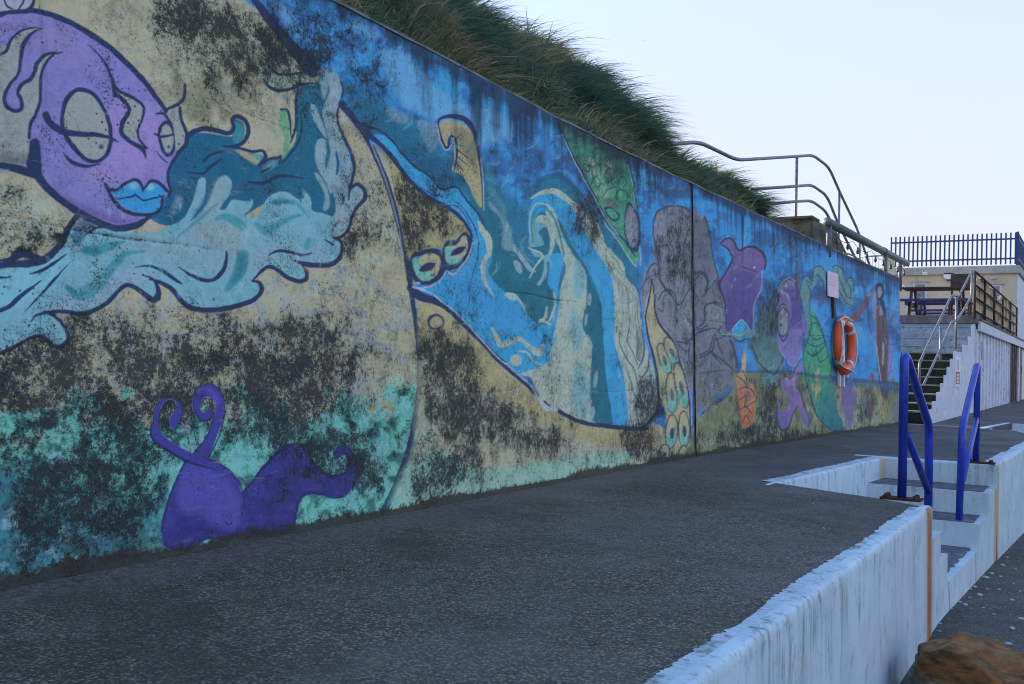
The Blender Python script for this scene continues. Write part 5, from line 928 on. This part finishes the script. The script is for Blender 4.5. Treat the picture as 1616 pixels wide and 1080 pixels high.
# ---------------------------------------------------------------- grass bank
SIL = [(767, 0), (808, 18), (856, 50), (901, 80), (938, 110), (951, 148), (983, 190), (1012, 222), (1050, 234), (1072, 230), (1090, 232), (1135, 250), (1157, 267), (1187, 288), (1202, 301), (1224, 310), (1236, 330)]
def build_bank():
    rr = np.random.default_rng(11)
    cr = []
    for x, y in SIL:
        X = -4.9 + (x - 767) / (1236 - 767) * 1.45; p = at_x(x, y + 11 + 22 * (x - 767) / 470, X); cr.append((p[1], p[0], p[2]))
    cr.sort(); cr = [(-14, -5.6, 4.9), (-4, -5.4, 4.7), (2, -5.2, 4.4), (cr[0][0] - 2.2, -5.0, cr[0][2] + .16)] + cr + [(cr[-1][0] + .25, cr[-1][1] + .0, 2.36)]
    cy, cxx, cz = (np.array(c) for c in zip(*cr))
    def surf(Y, s):
        """s 0 at the wall top, 1 at the crest, beyond 1 the back"""
        Xc = np.interp(Y, cy, cxx); Zc = np.interp(Y, cy, cz) - .16; x0 = -3.30; z0 = np.minimum(2.41, Zc)
        sc_ = np.clip(s, 0, 1); X = x0 + (Xc - x0) * s; Z = z0 + (Zc - z0) * (sc_ * .75 + .25 * np.sin(sc_ * math.pi / 2)) + np.where(s > 1, (s - 1) * .10 * np.clip(9.5 - Y, -1.5, 3), 0)
        bump = .06 * np.sin(Y * 4.1 + s * 5) * np.sin(s * 7 + Y) + .07 * np.abs(np.sin(Y * 4.6 - s * 3)) * np.sin(Y * 1.3 + 2) + .05 * np.sin(Y * 11.3 - s * 8) - .03
        return np.stack([X, Y, Z + bump * np.clip(s * 4, 0, 1)], -1)
    Yg = np.linspace(-14, cy[-1], 160); Sg = np.concatenate([np.linspace(0, 1.2, 26), [1.6, 2.5, 5, 9, 14]])
    YY, SS = np.meshgrid(Yg, Sg); P = surf(YY.ravel(), SS.ravel()); n = len(Yg); idx = np.arange(P.shape[0]).reshape(len(Sg), n)
    q = np.stack([idx[:-1, :-1], idx[:-1, 1:], idx[1:, 1:], idx[1:, :-1]], -1).reshape(-1, 4)
    struct(mesh('hill', P, q, M['soil'], None, True))
    # grass: thousands of bent, tapering blades combed by the wind
    N = 120000
    Y = 1.5 + (cy[-1] - 1.5) * rr.random(N); s = rr.random(N) * 1.12
    tu = rr.random((400, 2)) * [cy[-1] - 1.5, 1.15] + [1.5, 0]                        # tussocks
    k = rr.random(N) < .80; ti = rr.integers(0, 400, N); Y = np.where(k, tu[ti, 0] + rr.normal(0, .12, N), Y); s = np.where(k, np.clip(tu[ti, 1] + rr.normal(0, .06, N), 0, 1.15), s)
    Y = np.clip(Y, 1.2, cy[-1] - .03)
    B = surf(Y, s)
    near_end = np.clip((cy[-1] - Y) / 1.6, .45, 1)
    L = (.16 + .23 * rr.random(N) + .10 * (rr.random(N) < .08)) * np.where(k, .72 + .6 * rr.random(400)[ti], .9) * np.where(k, 1.12, .85) * near_end * np.clip(.45 + s * 1.6, .4, 1) * np.clip(1.9 - s, .72, 1)
    sway = np.sin(Y * 2.3 + s * 3) * .3
    tl = rr.normal(0, .34, (400, 2)); tx = np.where(k, tl[ti, 0], rr.normal(0, .3, N)); ty = np.minimum(np.where(k, tl[ti, 1], rr.normal(0, .3, N)), .28)
    d = np.stack([.12 + tx + .15 * rr.normal(size=N), .06 + ty + .4 * sway + .15 * rr.normal(size=N), 1.0 + .2 * rr.normal(size=N)], -1); d /= np.linalg.norm(d, axis=1)[:, None]
    side = np.cross(d, np.stack([rr.normal(size=N), rr.normal(size=N), rr.normal(size=N)], -1)); side /= np.linalg.norm(side, axis=1)[:, None]
    W = (.0035 + .0045 * rr.random(N)); droop = (.35 + .75 * rr.random(N))
    rows = []
    K = 5
    for j in range(K):
        u = j / (K - 1); pos = B + d * (L * u)[:, None]; pos[:, 2] -= droop * L * u ** 2.2 * .98; pos[:, 1] += (.16 + .5 * ty) * L * u * u; pos[:, 0] += (.20 + .45 * tx) * L * u * u
        w_ = (W * (1 - u ** 1.5))[:, None]; rows.append(pos - side * w_); rows.append(pos + side * w_)
    V = np.stack(rows, 1).reshape(-1, 3); base = (np.arange(N) * 2 * K)[:, None]
    q = np.concatenate([base + np.array([2 * j, 2 * j + 1, 2 * j + 3, 2 * j + 2]) for j in range(K - 1)], 0)
    me = bpy.data.meshes.new('grass'); me.vertices.add(len(V)); me.vertices.foreach_set('co', V.astype(np.float32).ravel()); me.loops.add(q.size); me.loops.foreach_set('vertex_index', q.astype(np.int32).ravel())
    me.polygons.add(len(q)); me.polygons.foreach_set('loop_start', np.arange(0, q.size, 4, dtype=np.int32)); me.update(calc_edges=True)
    pal = np.array([(.12, .22, .11), (.085, .175, .095), (.19, .25, .13), (.34, .28, .14), (.48, .38, .21), (.20, .25, .18)]); pw = np.array([.30, .26, .2, .10, .05, .09])
    patch = np.sin(Y * 1.9 + 1) * np.sin(s * 5 + Y * .7)
    ci = np.where(k, rr.choice(6, 400, p=pw)[ti], rr.choice(6, N, p=pw)); dry = (rr.random(N) < np.clip(patch - .42, 0, .6)) | ((s < .2) & (rr.random(N) < .28)); ci = np.where(dry, 3 + (rr.random(N) < .35), ci)
    C = pal[ci] * (.75 + .5 * rr.random(N))[:, None]; C = np.repeat(C, 2 * K, 0)
    a = me.attributes.new('tint', 'FLOAT_COLOR', 'POINT'); a.data.foreach_set('color', np.concatenate([C, np.ones((len(C), 1))], 1).astype(np.float32).ravel())
    me.materials.append(M['grass']); o = bpy.data.objects.new('grass', me); COL.objects.link(o); o['kind'] = 'stuff'
    # level ground behind the wall past the bank
    b = MB(); b.box(-30, -3.28, cy[-1] + .1, 16.3, 1.0, 2.2); struct(b.make('upper_terrace', M['core']))

# ---------------------------------------------------------------- rails and block above the wall
def build_rails():
    X = -3.45
    t = thing('stair_railing', 'grey tubular railing with three bent rails climbing over the grass bank', 'railing', (X, 14, 2.3))
    def px(l): return [at_x(x, y, X) for x, y in l]
    r1 = px([(1060, 228), (1070, 227), (1103, 224), (1163, 253), (1258, 247), (1283, 245), (1308, 264), (1325, 303), (1353, 362), (1374, 424)])
    r2 = px([(1186, 299), (1258, 294), (1281, 292), (1305, 309), (1322, 352), (1352, 412)]); r3 = px([(1215, 322), (1258, 318), (1281, 317), (1304, 334), (1322, 374), (1334, 400)])
    for r in (r1, r2, r3):
        b = MB(); b.tube(fillet(r, .25, 6), .020, 10); b.make('rail', M['galvd'], t, True)
    for a, c in (((1257.5, 247), (1256, 352)), ((1324.5, 303), (1321, 412)), ((1357, 372), (1354, 425))):
        p, q = at_x(*a, X), at_x(*c, X); q = np.array([p[0], p[1], 2.2]); b = MB(); b.tube([p, q], .020, 10); b.make('post', M['galvd'], t, True)
    # stout pipe barrier
    X = -2.93
    t = thing('pipe_barrier', 'stout grey steel pipe barrier along the top of the wall end', 'barrier', (X, 15, 2.2))
    a, c = at_x(1305, 350, X), at_x(1431, 416, X); b = MB(); b.tube([a, c], .055, 16); o = b.make('pipe', M['pipe'], t, True)
    b = MB(); m = a + (c - a) * .62; b.tube([m, m + (c - a) * .03], .062, 16); b.make('collar', M['pipe'], t, True)
    for f_, zb in ((.02, 2.2), (.66, 2.2)):
        p = a + (c - a) * f_; b = MB(); b.tube([p, (p[0], p[1], zb)], .034, 12); b.make('post', M['pipe'], t, True)
    p = a + (c - a) * .89; b = MB(); b.tube([p, (p[0], p[1], 2.16)], .034, 12); b.make('post', M['pipe'], t, True)
    # bulbs strung under it
    t = thing('string_lights', 'thin wire of small dark bulbs hanging beneath the pipe barrier', 'string lights', (X, 15, 2.5))
    n = 9; pts = []; 
    for i in range(n * 4 + 1):
        u = i / (n * 4); p = a + (c - a) * (u * .96 + .02); pts.append(p + np.array([.03, 0, -.10 - .07 * abs(math.sin(u * n * math.pi * .5))]))
    b = MB(); b.tube(pts, .004, 4); b.make('wire', M['dark'], t)
    for i in range(2, n * 4, 4):
        p = pts[i]; b = MB(); b.tube([p, p + np.array([0, 0, -.03]), p + np.array([0, 0, -.055]), p + np.array([0, 0, -.085]), p + np.array([0, 0, -.095])], [.010, .013, .022, .018, .004], 8); b.make('bulb', M['bulb'], t, True)
    # concrete blocks
    t = thing('concrete_block', 'weathered concrete plinth block sitting on the wall top beside the railing', 'block', (-3.4, 13.3, 2.3))
    b = MB(); b.bbox(-3.80, -3.16, 12.68, 14.04, 2.2, 2.715, .012); b.make('block', M['block'], t); b = MB(); b.bbox(-3.84, -3.14, 12.62, 13.0, 2.70, 2.735, .008); b.make('cap', M['block'], t)
    b = MB(); b.bbox(-3.75, -3.15, 14.04, 14.42, 2.2, 2.575, .012); tag(b.make('concrete_block', M['block']), 'lower small concrete block stepped down behind the plinth block', 'block')
    # low bent hoop and distant white rails
    X = -3.0
    t = thing('hoop_rail', 'low bent steel hoop on the wall top under the railing foot', 'rail', (X, 15.5, 2.25))
    b = MB(); b.tube(fillet([at_x(*p, X) for p in ((1335, 408), (1337, 400), (1349, 405), (1366, 416), (1368, 424))], .06), .012, 8); b.make('hoop', M['galvd'], t, True)
    Y = 24.0
    t = thing('white_railing', 'thin pale vertical bar railing seen under the pipe barrier', 'railing', at_y(1385, 440, Y))
    b = MB(); p, q = at_y(1352, 406, Y), at_y(1402, 403, Y); b.tube([p, q], .018, 8); b.make('top_rail', M['galv'], t, True)
    for i in range(9):
        p = at_y(1356 + 5.2 * i, 406 - .3 * i, Y); b = MB(); b.tube([p, (p[0], p[1], 2.0)], .009, 6); b.make('bar', M['plas'], t)
    p = at_y(1402, 403, Y); b = MB(); b.box(p[0] - .03, p[0] + .13, Y - .05, Y + .1, 1.9, p[2] + .02); tag(b.make('gate_post', M['cream']), 'cream post standing at the end of the pale bar railing', 'post')

# ---------------------------------------------------------------- stairs, deck and building beyond the wall
NOSE = [(16.67, .195), (17.05, .316), (17.52, .46), (17.96, .603), (18.37, .741), (18.75, .885), (19.16, 1.034), (19.58, 1.179), (20.9, 1.342), (21.83, 1.534), (22.41, 1.79)]
DZ, XB, YD, YC = 2.0, -2.3, 22.9, 35.0
def build_building():
    t = thing('staircase', 'outdoor concrete staircase with dark slimy risers and white side wall', 'staircase', (-4, 17, 0))
    for i, (y, z) in enumerate(NOSE):
        z0 = NOSE[i - 1][1] if i else 0.0; y2 = NOSE[i + 1][0] if i + 1 < len(NOSE) else YD
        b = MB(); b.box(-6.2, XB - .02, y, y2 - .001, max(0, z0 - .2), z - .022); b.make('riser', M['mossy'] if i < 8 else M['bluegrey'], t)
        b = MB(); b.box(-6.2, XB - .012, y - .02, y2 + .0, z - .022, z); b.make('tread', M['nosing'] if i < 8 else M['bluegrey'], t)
    poly = [(16.60, 0.0)]
    pz = 0.0
    for y, z in NOSE: poly += [(y - .04, pz + .03), (y - .04, z + .03)]; pz = z
    poly += [(YD, pz + .03), (YD, 0.0)]; b = MB(); b.prism(poly, XB - .012, XB, 'x'); b.make('side_wall', M['shed'], t)
    # sign on the side wall
    t = thing('sign', 'narrow upright notice, white above red, on the white stair side wall', 'sign', (XB, 20.1, .8))
    a, c = at_x(1507.5, 611, XB + .02), at_x(1516, 564, XB + .02); b = MB(); b.box(XB, XB + .02, a[1], c[1], a[2], c[2]); b.make('board', M['plas'], t)
    m = a[2] + (c[2] - a[2]) * .50; b = MB(); b.box(XB + .02, XB + .023, a[1] + .06, c[1] - .10, a[2] + .05, m); b.make('red_panel', M['red'], t)
    b = MB()
    for k in range(7):
        zz = a[2] + .07 + (m - a[2] - .10) * k / 7; b.box(XB + .023, XB + .0245, a[1] + .12 + .03 * (k % 3), c[1] - .18 - .03 * (k % 2), zz, zz + .014)
    b.make('lettering', M['plas'], t)
    b = MB(); b.box(XB + .02, XB + .023, a[1] + .2, c[1] - .25, m + .03, c[2] - .06); b.make('grey_text', M['faint'], t)
    # stair handrails
    t = thing('stair_handrail', 'galvanised double handrail running up the outdoor staircase', 'handrail', (-2.5, 19, .6))
    def X_(x): return -2.62 + (x - 1451) / (1534 - 1451) * .30
    def px(l): return [at_x(x, y, X_(x)) for x, y in l]
    r1 = px([(1451.5, 613), (1450.5, 574), (1466, 541), (1502, 466), (1513, 468), (1534, 428), (1536, 427)]); r2 = px([(1453, 617), (1466, 590), (1485, 549), (1502, 508), (1509, 506), (1518, 494), (1533, 468), (1534, 430)])
    for r in (r1, r2):
        b = MB(); b.tube(fillet(r, .12, 5), .021, 10); b.make('rail', M['galvd'], t, True)
    for x, y, yb in ((1509.5, 468, 543), (1484.5, 515, 578)):
        p = at_x(x, y, X_(x)); q = at_x(x, yb, X_(x)); b = MB(); b.tube([p, (p[0], p[1], q[2] - .1)], .022, 8); b.make('post', M['galvd'], t, True)
    # deck and the shed under it
    t = thing('terrace_deck', 'raised terrace with brown edge over a white boarded store with dark doors', 'terrace', (-5, 28, 0))
    b = MB(); b.box(-12, XB - .03, YD + .02, YC, 0, 1.86); b.make('store_wall', [M['bluegrey']], t)
    b = MB(); b.box(-12, XB + .06, YD, YD + .20, 1.87, 2.045); b.make('front_fascia', M['fascia'], t)
    b = MB(); b.box(-12, XB + .04, YD + .20, 46, 1.865, 2.0); b.make('deck', M['fascia'], t)
    b = MB(); b.box(XB + .041, XB + .10, YD + .2, 46, 1.72, 1.93); b.make('side_fascia', M['shed'], t)
    b = MB(); b.box(XB + .041, XB + .12, YD + .2, 46, 1.93, 1.975); b.make('edge_trim', M['fascia'], t)
    b = MB(); b.box(XB - .03, XB, YD, 32.2, 0, 1.86); b.make('boarding', M['shed'], t)
    for i in range(12):
        y = 23.0 + .80 * i; b = MB(); b.box(XB, XB + .035, y, y + .14, 0.02, 1.75); b.make('batten', M['shed'], t)
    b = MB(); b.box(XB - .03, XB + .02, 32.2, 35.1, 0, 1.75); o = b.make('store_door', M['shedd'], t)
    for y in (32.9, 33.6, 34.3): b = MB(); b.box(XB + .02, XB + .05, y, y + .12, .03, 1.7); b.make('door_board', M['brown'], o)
    b = MB(); b.box(XB - .03, XB + .06, 35.1, 35.6, 0, 1.8); b.make('door_post', M['shed'], t)
    b = MB(); b.box(XB - .03, XB + .01, 35.6, 37.4, 0, 1.75); o = b.make('brown_door', M['brown'], t); b = MB(); b.box(XB + .01, XB + .04, 36.9, 37.1, .9, 1.1); b.make('handle', M['galvd'], o)
    b = MB(); b.box(XB - .03, XB, 37.4, 46, 0, 1.75); b.make('end_wall', M['shed'], t)
    for yy, zz in ((24.0, 1.35),): b = MB(); b.box(XB, XB + .03, yy, yy + .25, zz - .22, zz + .18); b.make('vent', M['nosing'], t)
    # deck railing with reed screening
    t = thing('deck_railing', 'dark railing along the deck side faced with tan reed screening', 'railing', (XB, 28, 2.0))
    zt = 2.93
    for z in (2.12, 2.40, 2.66, zt): b = MB(); b.tube([(XB + .02, 22.6, z + .0), (XB + .02, 34.6, z - .03)], .022, 8); b.make('rail', M['dark'], t, True)
    for y in (22.6, 24.7, 27.0, 29.4, 32.0, 34.5): b = MB(); b.tube([(XB + .02, y, 1.95), (XB + .02, y, zt)], .026, 8); b.make('post', M['dark'], t, True)
    r = random.Random(4); v = []; ys = np.linspace(23.0, 34.4, 60)
    for y in ys: tz = zt - .02 + .14 * math.sin(y * 1.7) * math.sin(y * .7) + r.uniform(-.03, .03); v += [(XB - .03, y, 2.08 + r.uniform(-.02, .05)), (XB - .03, y, tz), (XB - .055, y, tz), (XB - .055, y, 2.05)]
    f = [(4 * i + j, 4 * i + (j + 1) % 4, 4 * i + 4 + (j + 1) % 4, 4 * i + 4 + j) for i in range(59) for j in range(4)]; mesh('screen', v, f, M['reed'], t)
    # cream building
    t = thing('flat_roofed_building', 'cream rendered flat roofed building with grey coping behind the terrace', 'building', (-7, 38, 2))
    zc0, zc1 = 4.03, 4.28; XR = -2.335
    b = MB(); b.box(-16, XR, YC, 50, 0, zc0); b.make('wall', M['cream'], t)
    b = MB(); b.box(XR, XR + .03, YC + .03, 50, 2.0, zc0); b.make('gable_wall', M['shed'], t)
    b = MB(); b.bbox(-16.1, XR + .10, YC - .10, 50.1, zc0, zc1, .01); b.make('coping', M['coping'], t)
    def win(x0, x1, ya, yb, nm='window'):
        a, c = at_y(x0, yb, YC - .02), at_y(x1, ya, YC - .02); b = MB(); b.box(a[0], c[0], YC - .03, YC, a[2], c[2]); o = b.make(nm, M['frame'], t)
        b = MB(); b.box(a[0] + .06, c[0] - .06, YC - .034, YC - .03, a[2] + .05, c[2] - .06); b.make('pane', M['glass'], o)
        b = MB(); b.box(a[0] - .06, c[0] + .06, YC - .07, YC, c[2], c[2] + .05); b.make('lintel', M['coping'], o); return o
    win(1440, 1463, 446, 494); win(1565, 1581, 449, 470)
    a = at_y(1452, 500, YC - .02)
    # alarm box
    p = at_y(1496.5, 437, YC - .1); t2 = thing('alarm_box', 'white wedge shaped alarm box with blue base on the cream wall', 'alarm box', p)
    b = MB(); b.prism([(p[0] - .14, p[2] + .12), (p[0] + .16, p[2] + .12), (p[0] + .17, p[2] + .02), (p[0] + .09, p[2] - .08), (p[0] - .08, p[2] - .08), (p[0] - .15, p[2] + .02)], YC - .10, YC - .002, 'y'); b.make('cover', M['plas'], t2)
    b = MB(); b.prism([(p[0] - .08, p[2] - .08), (p[0] + .09, p[2] - .08), (p[0] + .05, p[2] - .13), (p[0] - .04, p[2] - .13)], YC - .10, YC - .002, 'y'); b.make('base', M['bench'], t2)
    for x, y, lab in ((1459.5, 432, 'small white security lamp on the cream wall above the window'), (1567.5, 439, 'small grey security lamp on the cream wall at the right end')):
        p = at_y(x, y, YC - .12); t2 = thing('security_lamp', lab, 'lamp', p, 'security lamps on the cream wall'); b = MB(); b.box(p[0] - .02, p[0] + .02, YC - .12, YC, p[2] - .02, p[2] + .02); b.make('arm', M['galvd'], t2)
        b = MB(); b.bbox(p[0] - .07, p[0] + .09, YC - .20, YC - .08, p[2] - .05, p[2] + .04, .012); b.make('lamp_head', M['plas' if x < 1500 else 'galv'], t2)
    p = at_y(1447, 420, YC - .05); b = MB(); b.tube([(p[0], YC - .03, zc0), (p[0], YC - .03, 2.6)], .012, 6); tag(b.make('cable', M['coping']), 'thin cable running down the cream wall past the window', 'cable')
    # palisade fence on the roof
    t = thing('palisade_fence', 'blue steel palisade fence standing on the flat roof', 'fence', (-4, YC, zc1))
    a, c = at_y(1407, 376, YC), at_y(1603, 367, YC); z0 = zc1 + .04; zt = c[2]
    pm = None
    for i in range(28):
        x = a[0] + (c[0] - a[0]) * i / 27
        if pm is None: b = MB(); b.box(x - .024, x + .024, YC - .012, YC + .012, z0, zt); o = b.make('paling', M['palis'], t); pm = o
        else: o = pm.copy(); COL.objects.link(o); o.location = pm.location + Vector((x - a[0], 0, 0))
    for z in (z0 + .16, zt - .22): b = MB(); b.box(a[0] - .03, c[0] + .05, YC + .014, YC + .05, z, z + .05); b.make('rail', M['palis'], t)
    for i in range(40):
        y = YC + .25 * (i + 1); o = pm.copy(); COL.objects.link(o); o.location = pm.location + Vector((c[0] + .06 - a[0], y - YC, 0)); o.data = pm.data
    for z in (z0 + .16, zt - .22): b = MB(); b.box(c[0] + .03, c[0] + .09, YC, YC + 10.2, z, z + .05); b.make('rail', M['palis'], t)
    b = MB(); b.box(c[0] + .02, c[0] + .10, YC - .04, YC + .04, zc1, zt + .02); b.make('corner_post', M['palis'], t)
    # picnic tables on the deck
    def table(x0, x1, y, label, bz=.0):
        t = thing('picnic_table', label, 'table', ((x0 + x1) / 2, y, DZ), 'picnic tables on the deck')
        for k in range(4): b = MB(); b.bbox(x0, x1, y - .34 + .175 * k, y - .19 + .175 * k, DZ + .72, DZ + .765, .006); b.make('top_board', M['dark'], t)
        for yy in (y - .78, y + .62): b = MB(); b.bbox(x0 - .03, x1 + .02, yy, yy + .20, DZ + .42, DZ + .47, .006); b.make('bench', M['bench'], t)
        for xx in (x0 + .18, x1 - .22):
            for s in (-1, 1):
                b = MB(); b.prism([(y + s * .18, DZ + .72), (y + s * .30, DZ + .72), (y + s * .72, DZ), (y + s * .60, DZ)], xx, xx + .05, 'x'); b.make('leg', M['dark'], t)
            b = MB(); b.box(xx - .045, xx - .002, y - .76, y + .80, DZ + .33, DZ + .42); b.make('crossbar', M['dark'], t)
        return t
    table(-3.98, -2.55, 24.6, 'dark picnic table with blue benches nearest the deck edge')
    table(-4.35, -3.0, 28.6, 'second picnic table standing behind, partly hidden by the front one')
    # stacked dark chairs behind
    t = thing('high_back_chair', 'dark chair with tall back behind the table by the stair handrail', 'chair', (-3.05, 27.0, DZ))
    for x in (-3.30, -2.86):
        for y in (26.8, 27.25): b = MB(); b.box(x, x + .05, y, y + .05, DZ, DZ + (1.30 if y > 27 else .62)); b.make('leg', M['dark'], t)
    b = MB(); b.bbox(-3.32, -2.79, 26.78, 27.32, DZ + .55, DZ + .62, .006); b.make('seat', M['dark'], t); b = MB(); b.bbox(-3.31, -2.80, 27.24, 27.28, DZ + .95, DZ + 1.32, .006); b.make('backrest', M['dark'], t)
    # sloping rail at the back of the deck
    b = MB(); b.tube([at_y(1419, 447, 30.5), at_y(1455, 468, 30.5)], .022, 8); p = at_y(1455, 468, 30.5); b.tube([p, (p[0], p[1], DZ)], .022, 8); tag(b.make('sloping_rail', M['galvd'], None, True), 'thin sloping dark rail on the deck behind the picnic tables', 'rail')

# ---------------------------------------------------------------- loose things
def lump(name, c, rad, mat, seed, sub=2, amp=.18, rot=0.0, flat=1.0):
    bm = bmesh.new(); bmesh.ops.create_icosphere(bm, subdivisions=sub, radius=1); r = np.random.default_rng(seed); K = r.normal(size=(7, 3)) * 1.6; ph = r.random(7) * 6
    ca, sa = math.cos(rot), math.sin(rot)
    for q in bm.verts:
        n = np.array(q.co); k = 1 + amp * sum(math.sin(K[i].dot(n) + ph[i]) / (1 + .35 * i) for i in range(7)) / 2.2
        p = n * k * rad; q.co = (p[0] * ca - p[1] * sa, p[0] * sa + p[1] * ca, p[2])
    b = MB(); b.bm(bm); o = b.make(name, mat, None, True); o.location = tuple(map(float, c)); return o
def build_loose():
    # the ochre boulder by the ledge: a slab of shale with flat, broken facets
    bm = bmesh.new(); bmesh.ops.create_icosphere(bm, subdivisions=5, radius=1); r = np.random.default_rng(3)
    pl = [(unit(v), d) for v, d in (((-.95, -.1, .15), .66), ((-.75, -.6, .2), .74), ((.1, .1, 1), .66), ((.45, -.25, .85), .72), ((.9, -.2, .5), .86), ((-.2, -.9, .45), .80), ((.5, .8, .2), .85), ((-.5, .8, .4), .8), ((.7, -.65, .35), .86), ((-.35, .1, .92), .70))]
    K = r.normal(size=(14, 3)) * np.linspace(2, 11, 14)[:, None]; ph = r.random(14) * 6
    for q in bm.verts:
        n = np.array(q.co); k = min([1.0] + [d / max(1e-3, n.dot(v)) for v, d in pl if n.dot(v) > 0]); p = n * k
        lay = math.sin((p[2] * 1.0 + p[0] * .28 - p[1] * .15) * 17 + 2 * math.sin(p[0] * 4)); lay = (abs(lay) - .6) * .045
        p = p * (1 + lay + sum(.022 / (1 + .25 * i) * math.sin(K[i].dot(n) + ph[i]) for i in range(14)))
        q.co = (p[0] * .37, p[1] * .36, p[2] * .31)
    b = MB(); b.bm(bm); o = b.make('boulder', M['rock'], None, True); me = o.data
    for q in me.vertices: q.co += Vector((-.50, 5.04, -.665))
    tag(o, 'rust orange layered boulder lying against the foot of the white ledge', 'boulder')
    # pebbles
    px = [(1555, 907, 9), (1545, 871, 6), (1582, 883, 6), (1565, 899, 6), (1579, 904, 5), (1532, 917, 5), (1538, 924, 6), (1530, 928, 5), (1546, 939, 8), (1514, 944, 6), (1515, 953, 5), (1523, 958, 8), (1512, 949, 5), (1577, 928, 5), (1597, 947, 6), (1612, 982, 8), (1597, 998, 8), (1590, 1023, 9), (1541, 1012, 7), (1482, 1002, 5), (1484, 990, 4), (1488, 975, 4), (1558, 927, 4), (1600, 917, 4), (1568, 974, 4), (1552, 962, 4), (1603, 890, 4), (1590, 868, 4), (1530, 944, 4), (1500, 965, 4), (1572, 1031, 4), (1535, 1008, 4), (1610, 930, 4)]
    base = None
    for i, (x, y, s) in enumerate(px):
        p = at_z(x, y, -.77); p[2] = gz(p[1]); k = np.linalg.norm(p - EYE) / FOC * s * .62
        o = lump('pebble', (p[0], p[1], p[2] + k * .22), np.array([k, k * .72, k * .42]), M['pebble'], i, 2, .16, i * 1.3)
        lab = {0: 'largest pale grey pebble lying in the middle of the lower ground', 11: 'pinkish rounded pebble touching its smaller neighbours beside the low step', 17: 'white oval pebble on the dark ground right of the boulder'}.get(i, 'small pale pebble scattered on the dark lower ground')
        tag(o, lab, 'pebble', 'pebbles on the lower ground')
    for i, (x, y, s) in enumerate([(1093, 890, 4), (1070, 888, 4), (928, 968, 4), (745, 864, 3), (718, 866, 3), (1283, 796, 4), (1300, 835, 5), (1063, 940, 4)]):
        p = at_z(x, y, 0); k = np.linalg.norm(p - EYE) / FOC * s * .5
        o = lump('pebble', (p[0], p[1], .002 + k * .2), np.array([k, k * .8, k * .5]), M['pebble'], 50 + i, 2, .2, i); tag(o, 'tiny pale stone chip lying on the tarmac terrace', 'pebble', 'stone chips on the terrace')
    # gull far off
    p = at_y(1015, 64, 190); t = thing('gull', 'tiny distant gull gliding in the pale sky', 'bird', p)
    bm = bmesh.new(); bmesh.ops.create_icosphere(bm, subdivisions=2, radius=1)
    for q in bm.verts: q.co = (q.co.x * .22 * (1 - .3 * q.co.x), q.co.y * .06, q.co.z * .05)
    b = MB(); b.bm(bm); b.v = [tuple(np.array(v) + p) for v in b.v]
    for s in (-1, 1):
        w_ = [(.06, s * .04, .02), (.05, s * .28, .12), (-.02, s * .62, .07), (-.06, s * .30, .11), (-.08, s * .05, .02)]; lo = [(x, y, z - .012) for x, y, z in w_]
        b.add([tuple(np.array(v) + p) for v in w_ + lo], [(0, 1, 2, 3, 4), (9, 8, 7, 6, 5)] + [(i, (i + 1) % 5, 5 + (i + 1) % 5, 5 + i) for i in range(5)])
    b.make('body', M['gull'], t, True)

mats()
build_wall()
build_ground()
build_handrails()
build_lifebuoy()
build_bank()
build_rails()
build_building()
build_loose()
